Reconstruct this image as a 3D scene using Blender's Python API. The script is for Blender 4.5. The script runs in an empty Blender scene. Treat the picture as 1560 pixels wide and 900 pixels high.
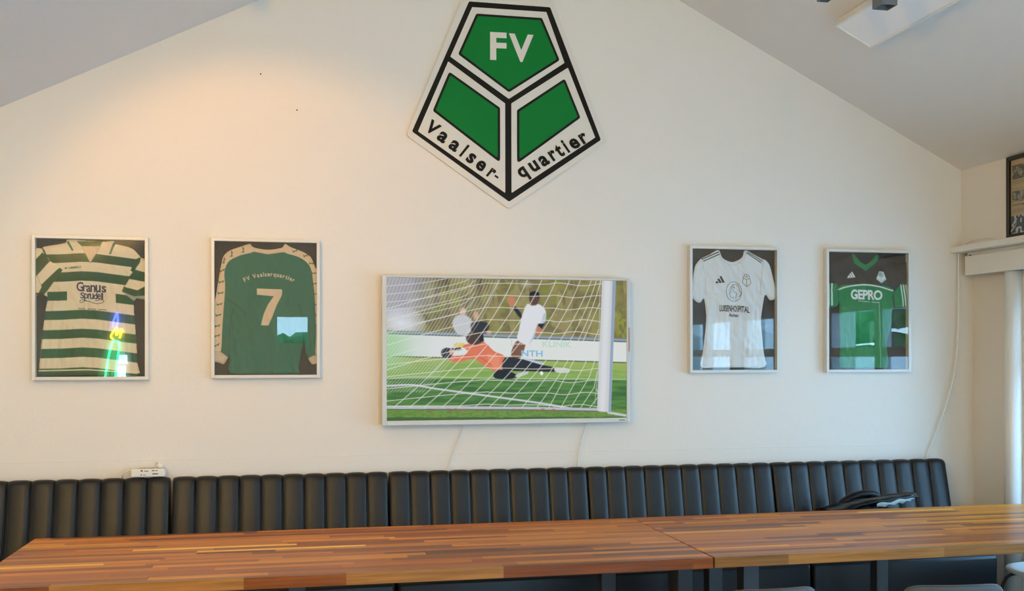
import bpy, bmesh, math, random
import numpy as np
from mathutils import Vector, Matrix
random.seed(7)
rng = np.random.RandomState(7)
C = bpy.context.scene.collection
scene = bpy.context.scene
EYE = 1.55                      # eye height above the floor; the gable wall is the plane y = 0, x runs right, z up

# ------------------------------------------------------------------ camera
cd = bpy.data.cameras.new('camera')
cam = bpy.data.objects.new('camera', cd); C.objects.link(cam)
cam.location = (0, -5.477, EYE)
cam.rotation_euler = (math.pi/2, 0.0009, -0.2070)
cd.sensor_width = 36.0
cd.lens = 36.0*1537.2/1560
cd.shift_y = (543.63-450)/1560
cd.clip_start = 0.05
scene.camera = cam

# ------------------------------------------------------------------ world, daylight, lamps, exposure
scene.view_settings.view_transform = 'Standard'
scene.view_settings.look = 'None'
scene.view_settings.gamma = 1.0
scene.view_settings.exposure = 0.0
w = bpy.data.worlds.new('overcast_sky'); scene.world = w
w.use_nodes = True
nt = w.node_tree; nt.nodes.clear()
wo = nt.nodes.new('ShaderNodeOutputWorld'); bg = nt.nodes.new('ShaderNodeBackground')
tcw = nt.nodes.new('ShaderNodeTexCoord'); sepw = nt.nodes.new('ShaderNodeSeparateXYZ'); rw = nt.nodes.new('ShaderNodeValToRGB')
nt.links.new(tcw.outputs['Generated'], sepw.inputs[0]); nt.links.new(sepw.outputs['Z'], rw.inputs[0])
rw.color_ramp.elements[0].position = 0.0; rw.color_ramp.elements[0].color = (0.50, 0.76, 1.0, 1)
rw.color_ramp.elements[1].position = 0.6; rw.color_ramp.elements[1].color = (0.17, 0.53, 1.0, 1)
nt.links.new(rw.outputs[0], bg.inputs[0]); bg.inputs[1].default_value = 11.4
nt.links.new(bg.outputs[0], wo.inputs[0])
scene.cycles.use_denoising = True
scene.cycles.max_bounces = 10
scene.cycles.diffuse_bounces = 5
scene.cycles.transparent_max_bounces = 16
scene.cycles.caustics_reflective = False

def lamp(name, kind, loc, target, energy, color, **kw):
    l = bpy.data.lights.new(name, kind); o = bpy.data.objects.new(name, l); C.objects.link(o)
    o.location = loc; l.energy = energy; l.color = color
    for k, v in kw.items(): setattr(l, k, v)
    d = Vector(target)-Vector(loc); o.rotation_euler = d.to_track_quat('-Z', 'Y').to_euler()
    return o
WARM = (1.0, 0.60, 0.27)
# daylight portals in the window openings of the right wall and the added fill windows in the back wall
RIGHT_WINDOWS = [(-0.46, -1.92), (-2.06, -3.52), (-3.66, -5.12), (-5.26, -6.72)]
for a, b in RIGHT_WINDOWS:
    o = lamp('window_daylight_portal', 'AREA', (4.20, (a+b)/2, 1.2), (0, (a+b)/2, 1.2), 1.0, (1, 1, 1), shape='RECTANGLE', size=abs(b-a), size_y=1.5)
    o.data.cycles.is_portal = True
for a, b in [(0.75, 2.25), (2.40, 3.90)]:
    o = lamp('window_daylight_portal', 'AREA', ((a+b)/2, -8.15, 1.2), ((a+b)/2, 0, 1.2), 1.0, (1, 1, 1), shape='RECTANGLE', size=abs(b-a), size_y=1.9)
    o.data.cycles.is_portal = True
sun = lamp('sun', 'SUN', (0, 0, 10), (0.62, -0.45, 9.05), 5.0, (1.0, 0.95, 0.88), angle=0.01)   # stands behind the gable wall, lights only the terrace
WARM_E = 52.0
SPC = ((1.0, 0.45, 0.09), (1.0, 0.97, 0.90))
S1, S2 = 0.70, 0.42
SPA, SPB = (94, 110), (0.45, 1.0)
PEND_FILL_E = 80.0

# ------------------------------------------------------------------ helpers
def tag(o, label=None, cat=None, group=None, kind=None):
    if label: o['label'] = label
    if cat: o['category'] = cat
    if group: o['group'] = group
    if kind: o['kind'] = kind
    return o
def empty(name, loc=(0, 0, 0), rz=0, label=None, cat=None, group=None, kind=None):
    o = bpy.data.objects.new(name, None); C.objects.link(o)
    o.location = loc; o.rotation_euler = (0, 0, rz); o.empty_display_size = 0.1
    return tag(o, label, cat, group, kind)
def link(name, me, mat=None, parent=None, smooth=False):
    o = bpy.data.objects.new(name, me); C.objects.link(o)
    if mat is not None: me.materials.append(mat)
    if parent is not None: o.parent = parent
    if smooth:
        me.polygons.foreach_set('use_smooth', [True]*len(me.polygons))
    return o
def obj(name, bm, mat=None, parent=None, smooth=False):
    me = bpy.data.meshes.new(name)
    bmesh.ops.recalc_face_normals(bm, faces=bm.faces[:])
    bm.to_mesh(me); bm.free()
    return link(name, me, mat, parent, smooth)
def add_box(bm, lo, hi, bevel=0.0, seg=2, M=None):
    r = bmesh.ops.create_cube(bm, size=1.0)
    vs = r['verts']
    for v in vs:
        v.co = Vector(((lo[i]+hi[i])/2 + v.co[i]*(hi[i]-lo[i]) for i in range(3)))
    if bevel > 0:
        es = list({e for v in vs for e in v.link_edges})
        res = bmesh.ops.bevel(bm, geom=es, offset=bevel, segments=seg, profile=0.5, affect='EDGES')
        vs = list({v for f in res['faces'] for v in f.verts} | {v for v in vs if v.is_valid})
    if M is not None:
        for v in vs: v.co = M @ v.co
    return vs
def box(name, lo, hi, mat, parent=None, bevel=0.0, seg=2, smooth=False):
    bm = bmesh.new(); add_box(bm, lo, hi, bevel, seg)
    return obj(name, bm, mat, parent, smooth)
def catmull(pts, n=6):
    P = [Vector(p) for p in pts]; P = [2*P[0]-P[1]]+P+[2*P[-1]-P[-2]]
    out = []
    for i in range(1, len(P)-2):
        for k in range(n):
            t = k/n
            out.append(0.5*((2*P[i])+(-P[i-1]+P[i+1])*t+(2*P[i-1]-5*P[i]+4*P[i+1]-P[i+2])*t*t+(-P[i-1]+3*P[i]-3*P[i+1]+P[i+2])*t**3))
    out.append(P[-2]); return out
def add_tube(bm, pts, r, n=8, caps=True):
    P = [Vector(p) for p in pts]; rings = []
    prev = None
    for i, p in enumerate(P):
        t = (P[min(i+1, len(P)-1)]-P[max(i-1, 0)]).normalized()
        if prev is None:
            a = Vector((0, 0, 1)) if abs(t.z) < 0.9 else Vector((1, 0, 0))
            u = t.cross(a).normalized()
        else:
            u = (prev - t*prev.dot(t)).normalized()
        prev = u; v = t.cross(u)
        rr = r[i] if isinstance(r, (list, tuple)) else r
        rings.append([bm.verts.new(p+(u*math.cos(2*math.pi*k/n)+v*math.sin(2*math.pi*k/n))*rr) for k in range(n)])
    for a, b in zip(rings, rings[1:]):
        for k in range(n): bm.faces.new((a[k], a[(k+1) % n], b[(k+1) % n], b[k]))
    if caps:
        bm.faces.new(rings[0][::-1]); bm.faces.new(rings[-1])
def tube(name, pts, r, mat, parent=None, n=8, smooth_path=True):
    bm = bmesh.new(); add_tube(bm, catmull(pts) if smooth_path else pts, r, n)
    return obj(name, bm, mat, parent, True)
def add_lathe(bm, prof, n=24, c=(0, 0)):
    rings = []
    for r, z in prof:
        if r < 1e-5: rings.append([bm.verts.new((c[0], c[1], z))])
        else: rings.append([bm.verts.new((c[0]+r*math.cos(2*math.pi*k/n), c[1]+r*math.sin(2*math.pi*k/n), z)) for k in range(n)])
    for a, b in zip(rings, rings[1:]):
        for k in range(n):
            if len(a) == 1 and len(b) == 1: continue
            if len(a) == 1: bm.faces.new((a[0], b[k], b[(k+1) % n]))
            elif len(b) == 1: bm.faces.new((a[k], a[(k+1) % n], b[0]))
            else: bm.faces.new((a[k], a[(k+1) % n], b[(k+1) % n], b[k]))
def round_poly(pts, r, seg=5):
    out = []; n = len(pts)
    for i in range(n):
        p = Vector(pts[i]); a = Vector(pts[i-1]); b = Vector(pts[(i+1) % n])
        da = (a-p); db = (b-p)
        ang = da.angle(db); d = min(r/math.tan(ang/2), da.length*0.45, db.length*0.45)
        s = p+da.normalized()*d; e = p+db.normalized()*d
        for k in range(seg+1):
            t = k/seg
            out.append((1-t)**2*s+2*t*(1-t)*p+t*t*e)
    return out
def prism(name, pts, y0, y1, mat, parent=None, bevel=0.0):
    """polygon in the x-z plane extruded from y0 (back) to y1 (front)"""
    bm = bmesh.new()
    a = [bm.verts.new((p[0], y0, p[1])) for p in pts]; b = [bm.verts.new((p[0], y1, p[1])) for p in pts]
    n = len(pts)
    bm.faces.new(a); f = bm.faces.new(b)
    for i in range(n): bm.faces.new((a[i], a[(i+1) % n], b[(i+1) % n], b[i]))
    if bevel: bmesh.ops.bevel(bm, geom=list(f.edges), offset=bevel, segments=2, profile=0.5, affect='EDGES')
    return obj(name, bm, mat, parent)
def text_data(s, bold=0.0, space=1.0, res=3):
    """vertices (N,2) and faces of a flat text, in font units"""
    cu = bpy.data.curves.new('t', 'FONT'); cu.body = s; cu.size = 1.0; cu.offset = bold
    cu.space_character = space; cu.resolution_u = res; cu.fill_mode = 'BOTH'
    o = bpy.data.objects.new('t', cu); C.objects.link(o)
    bpy.context.view_layer.update()
    me = bpy.data.meshes.new_from_object(o.evaluated_get(bpy.context.evaluated_depsgraph_get()))
    V = np.array([v.co[:2] for v in me.vertices]) if len(me.vertices) else np.zeros((0, 2))
    F = [tuple(p.vertices) for p in me.polygons]
    bpy.data.objects.remove(o); bpy.data.curves.remove(cu); bpy.data.meshes.remove(me)
    return V, F
def text_fit(s, bold=0.0, space=1.0):
    V, F = text_data(s, bold, space)
    lo, hi = V.min(0), V.max(0)
    return (V-lo)/(hi-lo), F
def refine(Q, F, maxlen):
    """split the edges of a flat 2-D mesh until they are short enough to follow a folded cloth"""
    bm = bmesh.new(); vs = [bm.verts.new((a, b, 0)) for a, b in Q]
    for f in F:
        try: bm.faces.new([vs[i] for i in f])
        except ValueError: pass
    bmesh.ops.triangulate(bm, faces=bm.faces[:])
    for _ in range(6):
        es = [e for e in bm.edges if e.calc_length() > maxlen]
        if not es: break
        bmesh.ops.subdivide_edges(bm, edges=es, cuts=1); bmesh.ops.triangulate(bm, faces=bm.faces[:])
    bm.verts.index_update(); Q2 = np.array([v.co[:2] for v in bm.verts]); F2 = [tuple(v.index for v in f.verts) for f in bm.faces]
    bm.free(); return Q2, F2
def flat_mesh(name, V3, F, mat, parent=None):
    me = bpy.data.meshes.new(name); me.from_pydata([tuple(v) for v in V3], [], F); me.update()
    return link(name, me, mat, parent)

# ------------------------------------------------------------------ materials
def lin(c):
    c = np.asarray(c, float)/255.0
    return np.where(c <= 0.04045, c/12.92, ((c+0.055)/1.055)**2.4)
def L(r, g, b): return tuple(lin((r, g, b)))+(1.0,)
def mat(name, col, rough=0.5, metal=0.0, bump=0.0, scale=60.0, var=0.06, spec=0.5, coat=0.0, stretch=(1, 1, 1), detail=4, coat_rough=0.1):
    m = bpy.data.materials.new(name); m.use_nodes = True
    n = m.node_tree; b = n.nodes['Principled BSDF']
    b.inputs['Roughness'].default_value = rough; b.inputs['Metallic'].default_value = metal
    b.inputs['Specular IOR Level'].default_value = spec
    b.inputs['Coat Weight'].default_value = coat; b.inputs['Coat Roughness'].default_value = coat_rough
    tc = n.nodes.new('ShaderNodeTexCoord'); mp = n.nodes.new('ShaderNodeMapping'); mp.inputs['Scale'].default_value = stretch
    ns = n.nodes.new('ShaderNodeTexNoise'); ns.inputs['Scale'].default_value = scale; ns.inputs['Detail'].default_value = detail
    n.links.new(tc.outputs['Object'], mp.inputs[0]); n.links.new(mp.outputs[0], ns.inputs['Vector'])
    mx = n.nodes.new('ShaderNodeMix'); mx.data_type = 'RGBA'
    c = np.array(col[:3])
    mx.inputs[6].default_value = tuple(c*(1-var))+(1,); mx.inputs[7].default_value = tuple(np.minimum(c*(1+var), 1))+(1,)
    n.links.new(ns.outputs['Fac'], mx.inputs[0]); n.links.new(mx.outputs[2], b.inputs['Base Color'])
    if bump > 0:
        bp = n.nodes.new('ShaderNodeBump'); bp.inputs['Strength'].default_value = 1.0; bp.inputs['Distance'].default_value = bump
        n.links.new(ns.outputs['Fac'], bp.inputs['Height']); n.links.new(bp.outputs[0], b.inputs['Normal'])
    return m
def wall_mat(name, col, seam=False):
    m = bpy.data.materials.new(name); m.use_nodes = True
    n = m.node_tree; b = n.nodes['Principled BSDF']; b.inputs['Roughness'].default_value = 0.75
    b.inputs['Specular IOR Level'].default_value = 0.25
    tc = n.nodes.new('ShaderNodeTexCoord')
    n1 = n.nodes.new('ShaderNodeTexNoise'); n1.inputs['Scale'].default_value = 55; n1.inputs['Detail'].default_value = 5
    n2 = n.nodes.new('ShaderNodeTexNoise'); n2.inputs['Scale'].default_value = 9; n2.inputs['Detail'].default_value = 3
    n3 = n.nodes.new('ShaderNodeTexNoise'); n3.inputs['Scale'].default_value = 1.2; n3.inputs['Detail'].default_value = 2
    for k in (n1, n2, n3): n.links.new(tc.outputs['Object'], k.inputs['Vector'])
    a = n.nodes.new('ShaderNodeMath'); a.operation = 'MULTIPLY_ADD'; a.inputs[1].default_value = 0.45
    n.links.new(n1.outputs['Fac'], a.inputs[0]); n.links.new(n2.outputs['Fac'], a.inputs[2])
    h = a.outputs[0]
    if seam:                      # trowelled seam of an old plaster repair, about one metre above the floor
        sx = n.nodes.new('ShaderNodeSeparateXYZ'); n.links.new(tc.outputs['Object'], sx.inputs[0])
        wob = n.nodes.new('ShaderNodeMath'); wob.operation = 'MULTIPLY_ADD'; wob.inputs[1].default_value = -0.02
        n.links.new(n2.outputs['Fac'], wob.inputs[0]); n.links.new(sx.outputs['Z'], wob.inputs[2])
        d = n.nodes.new('ShaderNodeMath'); d.operation = 'SUBTRACT'; d.inputs[1].default_value = 1.012; n.links.new(wob.outputs[0], d.inputs[0])
        ab = n.nodes.new('ShaderNodeMath'); ab.operation = 'ABSOLUTE'; n.links.new(d.outputs[0], ab.inputs[0])
        mr = n.nodes.new('ShaderNodeMapRange'); mr.inputs[1].default_value = 0.0; mr.inputs[2].default_value = 0.006; mr.inputs[3].default_value = 0.8; mr.inputs[4].default_value = 0.0
        n.links.new(ab.outputs[0], mr.inputs[0])
        mk = n.nodes.new('ShaderNodeMath'); mk.operation = 'MULTIPLY'; n.links.new(mr.outputs[0], mk.inputs[0]); n.links.new(n3.outputs['Fac'], mk.inputs[1])
        ad = n.nodes.new('ShaderNodeMath'); ad.operation = 'ADD'; n.links.new(mk.outputs[0], ad.inputs[0]); n.links.new(h, ad.inputs[1]); h = ad.outputs[0]
    bp = n.nodes.new('ShaderNodeBump'); bp.inputs['Strength'].default_value = 0.5; bp.inputs['Distance'].default_value = 0.003
    n.links.new(h, bp.inputs['Height']); n.links.new(bp.outputs[0], b.inputs['Normal'])
    mx = n.nodes.new('ShaderNodeMix'); mx.data_type = 'RGBA'; c = np.array(col[:3])
    mx.inputs[6].default_value = tuple(c*0.97)+(1,); mx.inputs[7].default_value = tuple(c*1.0)+(1,)
    n.links.new(n3.outputs['Fac'], mx.inputs[0]); n.links.new(mx.outputs[2], b.inputs['Base Color'])
    return m
def emit(name, col, s):
    m = bpy.data.materials.new(name); m.use_nodes = True; n = m.node_tree; n.nodes.clear()
    o = n.nodes.new('ShaderNodeOutputMaterial'); e = n.nodes.new('ShaderNodeEmission')
    e.inputs[0].default_value = col; e.inputs[1].default_value = s; n.links.new(e.outputs[0], o.inputs[0]); return m
def attr_mat(name, emission=None, rough=0.8, sheen=0.0, weave=0.0):
    m = bpy.data.materials.new(name); m.use_nodes = True; n = m.node_tree; b = n.nodes['Principled BSDF']
    at = n.nodes.new('ShaderNodeAttribute'); at.attribute_name = 'col'
    if emission is not None:
        b.inputs['Base Color'].default_value = (0.004, 0.004, 0.004, 1); b.inputs['Roughness'].default_value = rough; b.inputs['Specular IOR Level'].default_value = 0.15
        n.links.new(at.outputs['Color'], b.inputs['Emission Color']); b.inputs['Emission Strength'].default_value = emission
    else:
        n.links.new(at.outputs['Color'], b.inputs['Base Color']); b.inputs['Roughness'].default_value = rough
        b.inputs['Sheen Weight'].default_value = sheen; b.inputs['Specular IOR Level'].default_value = 0.3
        if weave:
            ns = n.nodes.new('ShaderNodeTexNoise'); ns.inputs['Scale'].default_value = 500
            bp = n.nodes.new('ShaderNodeBump'); bp.inputs['Distance'].default_value = weave; n.links.new(ns.outputs['Fac'], bp.inputs['Height']); n.links.new(bp.outputs[0], b.inputs['Normal'])
    return m
def glass_mat(name, f0=0.04, gain=1.0):
    m = bpy.data.materials.new(name); m.use_nodes = True; n = m.node_tree; n.nodes.clear()
    o = n.nodes.new('ShaderNodeOutputMaterial'); mx = n.nodes.new('ShaderNodeMixShader')
    t = n.nodes.new('ShaderNodeBsdfTransparent'); g = n.nodes.new('ShaderNodeBsdfGlossy')
    t.inputs[0].default_value = (0.98, 0.99, 0.985, 1); g.inputs['Roughness'].default_value = 0.0
    ge = n.nodes.new('ShaderNodeNewGeometry'); d = n.nodes.new('ShaderNodeVectorMath'); d.operation = 'DOT_PRODUCT'
    n.links.new(ge.outputs['Normal'], d.inputs[0]); n.links.new(ge.outputs['Incoming'], d.inputs[1])
    prev = d.outputs['Value']
    for op, v, first in (('ABSOLUTE', 0, False), ('SUBTRACT', 1.0, True), ('POWER', 5.0, False), ('MULTIPLY_ADD', (1-f0)*gain, False)):
        q = n.nodes.new('ShaderNodeMath'); q.operation = op; q.use_clamp = True
        if first: q.inputs[0].default_value = v; n.links.new(prev, q.inputs[1])
        else:
            n.links.new(prev, q.inputs[0]); q.inputs[1].default_value = v
        if op == 'MULTIPLY_ADD': q.inputs[2].default_value = f0*gain
        prev = q.outputs[0]
    n.links.new(prev, mx.inputs[0]); n.links.new(t.outputs[0], mx.inputs[1]); n.links.new(g.outputs[0], mx.inputs[2]); n.links.new(mx.outputs[0], o.inputs[0]); return m
def wood_mat():
    m = bpy.data.materials.new('oiled_acacia_staves'); m.use_nodes = True; n = m.node_tree; b = n.nodes['Principled BSDF']
    at = n.nodes.new('ShaderNodeAttribute'); at.attribute_name = 'col'
    tc = n.nodes.new('ShaderNodeTexCoord'); mp = n.nodes.new('ShaderNodeMapping'); mp.inputs['Scale'].default_value = (2.0, 45, 45)
    ad = n.nodes.new('ShaderNodeVectorMath'); ad.operation = 'MULTIPLY_ADD'; ad.inputs[1].default_value = (7, 9, 5)
    n.links.new(at.outputs['Color'], ad.inputs[0]); n.links.new(tc.outputs['Object'], ad.inputs[2]); n.links.new(ad.outputs[0], mp.inputs[0])
    ns = n.nodes.new('ShaderNodeTexNoise'); ns.inputs['Scale'].default_value = 1.6; ns.inputs['Detail'].default_value = 6; ns.inputs['Distortion'].default_value = 0.6
    n.links.new(mp.outputs[0], ns.inputs['Vector'])
    rp = n.nodes.new('ShaderNodeMapRange'); rp.inputs[1].default_value = 0.3; rp.inputs[2].default_value = 0.7; rp.inputs[3].default_value = 0.72; rp.inputs[4].default_value = 1.22
    n.links.new(ns.outputs['Fac'], rp.inputs[0])
    sc = n.nodes.new('ShaderNodeVectorMath'); sc.operation = 'SCALE'; n.links.new(at.outputs['Color'], sc.inputs[0]); n.links.new(rp.outputs[0], sc.inputs['Scale'])
    n.links.new(sc.outputs[0], b.inputs['Base Color'])
    b.inputs['Roughness'].default_value = 0.30; b.inputs['Specular IOR Level'].default_value = 0.2
    bp = n.nodes.new('ShaderNodeBump'); bp.inputs['Distance'].default_value = 0.0006; bp.inputs['Strength'].default_value = 0.5
    n.links.new(ns.outputs['Fac'], bp.inputs['Height']); n.links.new(bp.outputs[0], b.inputs['Normal'])
    return m
M_WALL = wall_mat('white_plaster_wall', L(226, 222, 214), seam=True)
M_WALL2 = wall_mat('white_plaster_side', L(226, 222, 214))
M_CEIL = wall_mat('white_ceiling_paint', L(226, 224, 220))
M_TRIM = mat('white_lacquer', L(226, 226, 222), 0.35, var=0.02)
M_FRAME = mat('white_satin_frame', L(214, 214, 208), 0.32, var=0.02)
M_FLOOR = mat('dark_vinyl_floor', L(150, 140, 126), 0.4, var=0.2, scale=6, stretch=(1, 8, 1))
M_LEATHER = mat('black_leatherette', L(20, 21, 23), 0.38, bump=0.0006, scale=260, var=0.06, spec=0.35)
M_SEAM = mat('black_thread', L(26, 26, 28), 0.6)
M_WOOD = wood_mat()
M_STEEL = mat('graphite_powder_coat', L(58, 62, 68), 0.45, bump=0.0002, scale=400)
M_BLACK = mat('black_plastic', L(16, 16, 18), 0.4)
M_BACKING = mat('black_backing_card', L(38, 36, 36), 0.8)
M_GLASS = glass_mat('picture_glass', 0.05, 1.0)
M_PANE = glass_mat('window_glass', 0.04, 0.8)
M_CABLE = mat('white_cable_sheath', L(225, 225, 220), 0.45)
M_PLASTIC = mat('white_plastic', L(222, 222, 218), 0.4, var=0.02)
M_INK = mat('black_ink', L(32, 31, 28), 0.6)
M_DIFF = mat('opal_diffuser', L(240, 240, 240), 0.3, var=0.01)
M_JERSEY = attr_mat('jersey_cloth', rough=0.85, sheen=0.2, weave=0.0002)
M_PRINT_NAVY = mat('navy_print', L(28, 32, 78), 0.6)
M_PRINT_BLACK = mat('black_print', L(20, 22, 30), 0.6)
M_PRINT_BEIGE = mat('cream_print', L(205, 186, 158), 0.7)
M_PRINT_GREEN = mat('green_print', L(38, 84, 50), 0.7)
M_PRINT_WHITE = mat('white_print', L(232, 230, 224), 0.6)
M_PRINT_BLUE = mat('blue_print', L(60, 130, 200), 0.6)
M_PRINT_SILVER = mat('silver_print', L(190, 205, 205), 0.4)

# ------------------------------------------------------------------ room shell
XL, XR, YB = -2.9, 4.044, -8.0
APX, APZ, SL = 1.129, EYE+2.548, 0.4985
def zc(x): return APZ-SL*abs(x-APX)
def wall_poly(name, y0, y1, holes=()):
    # gable-ended wall; holes cut as columns of boxes
    pts = [(XL, -0.0), (XR+0.3, 0.0), (XR+0.3, zc(XR+0.3)), (APX, APZ), (XL, zc(XL))]
    return prism(name, pts, y0, y1, M_WALL)
wf = wall_poly('wall_front', 0.12, 0.0); tag(wf, kind='structure')
# back wall with the small window and two added fill windows (built from four prisms of one mesh)
WX0, WX1, WZ0, WZ1 = -0.32, 0.126, 1.70, 2.10
bm = bmesh.new()
def add_prism(bm, pts, y0, y1):
    a = [bm.verts.new((p[0], y0, p[1])) for p in pts]; b = [bm.verts.new((p[0], y1, p[1])) for p in pts]; n = len(pts)
    bm.faces.new(a); bm.faces.new(b)
    for i in range(n): bm.faces.new((a[i], a[(i+1) % n], b[(i+1) % n], b[i]))
add_prism(bm, [(XL, 0), (WX0, 0), (WX0, zc(WX0)), (XL, zc(XL))], YB-0.2, YB)
FILL_WINDOWS, BZ0, BZ1 = [(0.75, 2.25), (2.40, 3.90)], 0.25, 2.16
add_prism(bm, [(WX1, 0), (FILL_WINDOWS[0][0], 0), (FILL_WINDOWS[0][0], zc(FILL_WINDOWS[0][0])), (WX1, zc(WX1))], YB-0.2, YB)
add_prism(bm, [(FILL_WINDOWS[0][0], BZ1), (FILL_WINDOWS[1][1], BZ1), (FILL_WINDOWS[1][1], zc(FILL_WINDOWS[1][1])), (APX, APZ), (FILL_WINDOWS[0][0], zc(FILL_WINDOWS[0][0]))], YB-0.2, YB)
add_prism(bm, [(FILL_WINDOWS[0][0], 0), (FILL_WINDOWS[1][1], 0), (FILL_WINDOWS[1][1], BZ0), (FILL_WINDOWS[0][0], BZ0)], YB-0.2, YB)
add_prism(bm, [(FILL_WINDOWS[0][1], BZ0), (FILL_WINDOWS[1][0], BZ0), (FILL_WINDOWS[1][0], BZ1), (FILL_WINDOWS[0][1], BZ1)], YB-0.2, YB)
add_prism(bm, [(FILL_WINDOWS[1][1], 0), (XR+0.3, 0), (XR+0.3, zc(XR+0.3)), (FILL_WINDOWS[1][1], zc(FILL_WINDOWS[1][1]))], YB-0.2, YB)
add_prism(bm, [(WX0, 0), (WX1, 0), (WX1, WZ0), (WX0, WZ0)], YB-0.2, YB)
add_prism(bm, [(WX0, WZ1), (WX1, WZ1), (WX1, zc(WX1)), (WX0, zc(WX0))], YB-0.2, YB)
tag(obj('wall_back', bm, M_WALL2), kind='structure')
tag(box('wall_left', (XL-0.15, YB-0.2, 0), (XL, 0.12, zc(XL)+0.05), M_WALL2), kind='structure')
tag(box('floor', (XL-0.15, YB-0.2, -0.1), (XR+0.3, 0.12, 0), M_FLOOR), kind='structure')
bm = bmesh.new()
add_prism(bm, [(XL-0.15, zc(XL-0.15)), (APX, APZ), (XR+0.35, zc(XR+0.35)), (XR+0.35, zc(XR+0.35)+0.2), (APX, APZ+0.2), (XL-0.15, zc(XL-0.15)+0.2)], YB-0.2, 0.12)
tag(obj('ceiling', bm, M_CEIL), kind='structure')
# right wall: piers, sill and lintel; the upper part stands proud over the shelf
HEAD, SILL = 1.96, 0.45
bm = bmesh.new()
add_box(bm, (XR, YB-0.2, 0), (XR+0.3, 0.0, SILL))
add_box(bm, (XR, YB-0.2, HEAD), (XR+0.3, 0.0, 2.19))
edges = [0.0]+[e for ab in RIGHT_WINDOWS for e in ab]+[YB-0.2]
for i in range(0, len(edges), 2): add_box(bm, (XR, edges[i+1], SILL), (XR+0.3, edges[i], HEAD))
add_box(bm, (3.96, YB, 2.19), (XR+0.3, 0.0, zc(3.96)+0.03))
tag(obj('wall_right', bm, M_WALL2), kind='structure')
# windows
def window(name, frame_boxes, panes):
    bm = bmesh.new()
    for k, (lo, hi) in enumerate(frame_boxes):      # stiles and rails differ a little in depth, as real joints do
        ax = 0 if lo[0] > XR else 1
        lo, hi = list(lo), list(hi); lo[ax] -= 0.0008*k; hi[ax] += 0.0008*k
        add_box(bm, lo, hi, 0.002, 1)
    f = tag(obj(name, bm, M_TRIM), kind='structure')
    for lo, hi in panes: box('pane', lo, hi, M_PANE, f)
    return f
for i, (a, b) in enumerate(RIGHT_WINDOWS):
    x0, x1 = XR+0.05, XR+0.12
    lo, hi, mz, my = SILL, HEAD, 1.585, (a+b)/2
    fb = [((x0, b, lo), (x1, b+0.07, hi)), ((x0, a-0.07, lo), (x1, a, hi)), ((x0, b, lo), (x1, a, lo+0.07)), ((x0, b, hi-0.07), (x1, a, hi)),
          ((x0, my-0.05, lo), (x1, my+0.05, hi)), ((x0, b, mz-0.035), (x1, a, mz+0.035))]
    pn = []
    for y0, y1 in ((b+0.07, my-0.05), (my+0.05, a-0.07)):
        for z0, z1 in ((lo+0.07, mz-0.035), (mz+0.035, hi-0.07)): pn.append(((x0+0.03, y0, z0), (x0+0.036, y1, z1)))
    wdw = window('window_%d' % (i+1), fb, pn)
    bm = bmesh.new(); add_box(bm, (x0-0.03, my-0.012, 1.15), (x0, my+0.012, 1.19), 0.003, 1); add_box(bm, (x0-0.045, my-0.01, 1.05), (x0-0.03, my+0.01, 1.185), 0.004, 2)
    tag(obj('handle', bm, M_STEEL, wdw))
window('window_5', [((WX0-0.06, YB, WZ0-0.06), (WX0+0.03, YB+0.03, WZ1+0.06)), ((WX1-0.03, YB, WZ0-0.06), (WX1+0.06, YB+0.03, WZ1+0.06)),
       ((WX0-0.06, YB, WZ0-0.06), (WX1+0.06, YB+0.03, WZ0+0.03)), ((WX0-0.06, YB, WZ1-0.03), (WX1+0.06, YB+0.03, WZ1+0.06))],
       [((WX0, YB-0.03, WZ0), (WX1, YB-0.024, WZ1))])
for i, (a, b) in enumerate(FILL_WINDOWS):  # large windows added behind the camera for frontal daylight fill
    y0, y1 = YB-0.12, YB-0.05
    window('window_%d' % (i+6), [((a, y0, BZ0), (a+0.07, y1, BZ1)), ((b-0.07, y0, BZ0), (b, y1, BZ1)), ((a, y0, BZ0), (b, y1, BZ0+0.07)), ((a, y0, BZ1-0.07), (b, y1, BZ1)), (((a+b)/2-0.05, y0, BZ0), ((a+b)/2+0.05, y1, BZ1))],
           [((a+0.07, y0+0.03, BZ0+0.07), ((a+b)/2-0.05, y0+0.036, BZ1-0.07)), (((a+b)/2+0.05, y0+0.03, BZ0+0.07), (b-0.07, y0+0.036, BZ1-0.07))])
# round jamb pipe near the corner and the boxed lintel trim
bm = bmesh.new(); add_lathe(bm, [(0, 0), (0.05, 0), (0.05, 2.04), (0, 2.04)], 32, (4.02, -0.385))
tag(obj('trim_1', bm, M_TRIM, smooth=True), kind='structure')
tag(box('trim_2', (3.88, YB, 2.180), (4.05, 0.0, 2.217), M_TRIM, bevel=0.006), kind='structure')
rb = empty('roller_blind_box', (3.99, -0.046, 2.04), label='white boxed blind cassette under the shelf on the right wall', cat='blind')
def P(o, loc): return tuple(a-b for a, b in zip(loc, o.location))
box('cover', P(rb, (3.95, -5.3, 2.041)), P(rb, (3.985, -0.046, 2.158)), M_TRIM, rb, 0.003)
box('tube', P(rb, (3.99, -5.25, 2.06)), P(rb, (4.035, -0.06, 2.14)), M_PLASTIC, rb, 0.02, 3)
box('top_rail', P(rb, (3.965, -5.3, 2.160)), P(rb, (4.043, -0.05, 2.1795)), M_TRIM, rb, 0.002)
box('bracket', P(rb, (3.957, -0.085, 2.150)), P(rb, (4.043, -0.075, 2.165)), M_STEEL, rb)
tag(box('baseboard_front', (XL, -0.015, 0), (XR, 0.0, 0.08), M_TRIM), kind='structure')

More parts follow.
